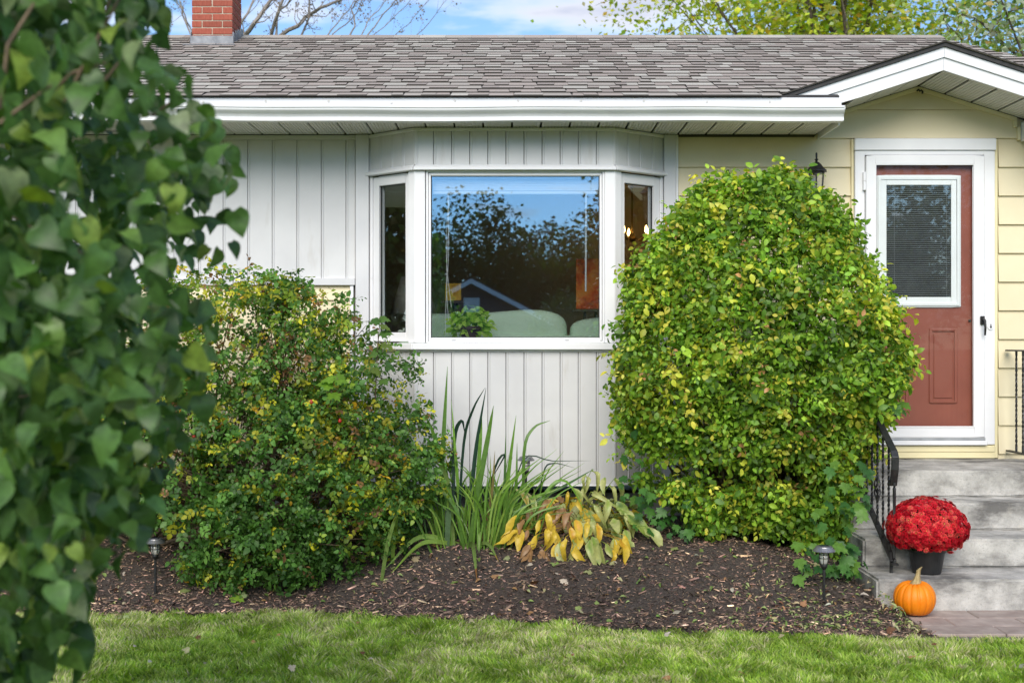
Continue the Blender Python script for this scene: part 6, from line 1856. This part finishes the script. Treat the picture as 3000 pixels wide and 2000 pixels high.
tree('silver_maple', (8.2, 16.6, 0), 4, 6.2, 2.6, 14000, .10, [(.55, .62, .42), (.30, .42, .12), (.66, .70, .58), (.20, .32, .07), (.55, .40, .12)], [2.4, 2.4, 1.6, 1.6, .3], 'pale silvery green tree at the upper right corner', 63, nlimb=20, ntwig=200, clump=.55)

# bare tree behind the chimney
bt = Vector((X(800, 19), 19.0, 0))
bare = empty('bare_tree', bt, 'almost leafless tree spreading pale branches behind the chimney', 'tree')
fork = Vector((X(800, 19), 19.0, 3.4))
MB().tube([bt, bt.lerp(fork, .5) + Vector((.05, 0, 0)), fork], [.16, .13, .11], 9).build('trunk', M['palebark'], bare, smooth=True)
br = MB(); bud_p = []
rt = np.random.default_rng(17)
def limb(pp_, r0, y=19.0, twigs=8):
    pts_ = [np.array(at(a, b, y + rt.uniform(-.3, .3))) for a, b in pp_]
    d = pts_[-1] - pts_[-2]
    pts_ = [np.array(fork)] + pts_ + [pts_[-1] + d * .8 + np.array([.1, 0, .2])]
    # smooth
    q = [pts_[0]]
    for i in range(len(pts_) - 1):
        q += [pts_[i] * (1 - t_) + pts_[i+1] * t_ + rt.normal(0, .008, 3) for t_ in (.33, .66, 1.0)]
    rad_ = list(np.linspace(r0 * 1.15, r0 * .55, len(q)))
    br.tube(q, rad_, 7)
    for k in range(twigs):
        i = int(rt.integers(3, len(q))); s0 = q[i]
        ang_ = rt.uniform(-1.0, 1.0); L = rt.uniform(.15, .55)
        dirn = nrm(q[min(i+1, len(q)-1)] - q[i-1] + 1e-6); d2 = nrm(dirn + rt.normal(0, .65, 3))
        pts2 = [s0, s0 + d2 * L * .5 + rt.normal(0, .03, 3), s0 + d2 * L + np.array([0, 0, .08])]
        br.tube(pts2, [r0 * .35, r0 * .22, r0 * .08], 5)
        for j in range(5):
            t_ = rt.uniform(.3, 1); p = pts2[1] * (1 - t_) + pts2[2] * t_
            p2 = p + nrm(rt.normal(0, 1, 3)) * rt.uniform(.04, .16)
            br.tube([p, p2], [r0 * .12, r0 * .05], 4); bud_p.append(p2); bud_p.append((p + p2) / 2)
for pp_, r0, tw in ([[(705, 125), (745, 70), (790, 0)], .040, 14], [[(680, 110), (715, 55), (745, 0)], .022, 9], [[(790, 115), (815, 35), (828, 0)], .030, 10], [[(812, 40), (850, 0)], .018, 6], [[(805, 115), (870, 75), (905, 42), (960, 15), (1000, 0)], .032, 18],
                  [[(880, 115), (905, 45), (906, 0)], .018, 8], [[(950, 115), (985, 70), (1020, 30)], .011, 7], [[(975, 100), (1035, 55), (1062, 0)], .010, 7], [[(1015, 115), (1042, 80), (1033, 30), (1045, 0)], .014, 8], [[(1055, 118), (1075, 65), (1110, 30)], .010, 6],
                  [[(1070, 116), (1110, 60), (1155, 5)], .012, 8], [[(1080, 118), (1145, 65)], .008, 5], [[(1140, 118), (1195, 70)], .007, 5], [[(1205, 118), (1258, 66)], .007, 5], [[(540, 60), (525, 0)], .014, 6], [[(556, 80), (535, 30), (515, 10)], .012, 6]):
    limb(pp_, r0, twigs=tw)
br.build('branches', M['palebark'], bare)
bud_p = np.array(bud_p); n = len(bud_p)
struct(link('last_leaves', scatter(T_dia, bud_p - np.array(bt), rt.normal(0, 1, (n, 3)), rt.normal(0, 1, (n, 3)), rt.uniform(.025, .05, n), pick([(.32, .26, .20), (.40, .33, .26), (.25, .18, .12)], [1, 1, 1], n), 'last_leaves', M['treeleaf']), bare), 'stuff')

# ================================================================== ACROSS THE STREET (seen in the window glass)
DKG = [(.05, .085, .024), (.075, .115, .03), (.10, .11, .03), (.15, .12, .03)]
t1 = tree('street_tree', (-4.2, -24, 0), 6, 3.7, 2.6, 9000, .17, DKG, [3, 2, 1.4, .6], 'dark bushy tree reflected at the left of the centre window', 81, nlimb=14, ntwig=120, group='trees across the street')
t2 = tree('street_tree', (-1.2, -25.5, 0), 6, 3.8, 2.1, 9000, .17, DKG, [3, 2, 1, .4], 'tall dark tree reflected left of centre in the bay window', 82, squash=1.5, nlimb=14, ntwig=120, group='trees across the street')
t3 = tree('street_tree', (2.6, -26, 0), 6, 3.4, 2.5, 9000, .17, [(.07, .11, .02), (.10, .14, .025), (.05, .08, .02)], [2, 2, 1], 'lighter green tree reflected right of centre in the bay window', 83, nlimb=14, ntwig=120, group='trees across the street')
def tcopy(src, x, y, rz, label, s_=1.0): copy_tree(src, (x, y, 0), rz, label, s_)
tcopy(t2, 4.4, -22, 1.2, 'tall dark tree reflected at the right edge of the centre window', 1.12)
tcopy(t1, 1.0, -29, 2.0, 'low dark tree reflected in the middle of the bay window', 1.0)
tcopy(t1, 1.5, -12.6, .3, 'rounded shrub across the street, mirrored at the right of the centre window', .45)
tcopy(t3, -8.5, -25, .7, 'street tree far left across the road from the house', 1.1)
tcopy(t1, 10, -27, 2.9, 'street tree far right across the road from the house', 1.1)
tcopy(t3, 14, -25, 1.7, 'street tree mirrored in the upper glass of the front door', 1.3)
tcopy(t1, 18, -23, .2, 'street tree far to the right beyond the door reflection', 1.25)
tcopy(t2, -16, 4.5, .4, 'unseen tree added left of the house to darken the left side window', .95)  # this tree and the next are added to darken the left pane's reflection
tcopy(t1, -14, 8.2, 1.9, 'unseen low tree added left of the house beside the tall one', 1.0)
tcopy(t3, 15, 3.4, 2.4, 'green tree right of the house, mirrored in the right side window', 1.25)
tcopy(t1, 14, 7.6, .9, 'dark tree right of the house beside the lighter one', 1.15)
# neighbour's navy gable
nbh = empty('neighbour_garage', (-.6, -16, 0), 'dark navy gabled building with white trim reflected in the centre window', 'building')
gx_c, gpz = -1.1, 3.2
MB().prism([(gx_c - 3.4, -16, 0), (gx_c + 3.4, -16, 0), (gx_c + 3.4, -16, 1.6), (gx_c, -16, gpz - .05), (gx_c - 3.4, -16, 1.6)], (0, -7, 0)).build('wall', M['navy'], nbh)
for sg in (-1, 1):
    x1, z1 = gx_c + sg * 3.8, gpz - 3.8 * .52
    MB().hexa([(gx_c, -15.7, gpz - .02), (x1, -15.7, z1 - .02), (x1, -23.3, z1 - .02), (gx_c, -23.3, gpz - .02), (gx_c, -15.7, gpz + .09), (x1, -15.7, z1 + .09), (x1, -23.3, z1 + .09), (gx_c, -23.3, gpz + .09)]).build('roof', M['roofgrey'], nbh)
    MB().hexa([(gx_c, -15.66, gpz - .08), (x1, -15.66, z1 - .08), (x1, -15.699, z1 - .08), (gx_c, -15.699, gpz - .08), (gx_c, -15.66, gpz + .05), (x1, -15.66, z1 + .05), (x1, -15.699, z1 + .05), (gx_c, -15.699, gpz + .05)]).build('rake_board', M['white'], nbh)
MB().box(gx_c - .22, gx_c + .22, -15.995, -15.95, 2.35, 2.75).build('vent', M['white'], nbh, .01)
MB().box(gx_c - 1.2, gx_c + 1.2, -15.995, -15.94, .05, 2.0).build('garage_door', M['navy'], nbh, .01)
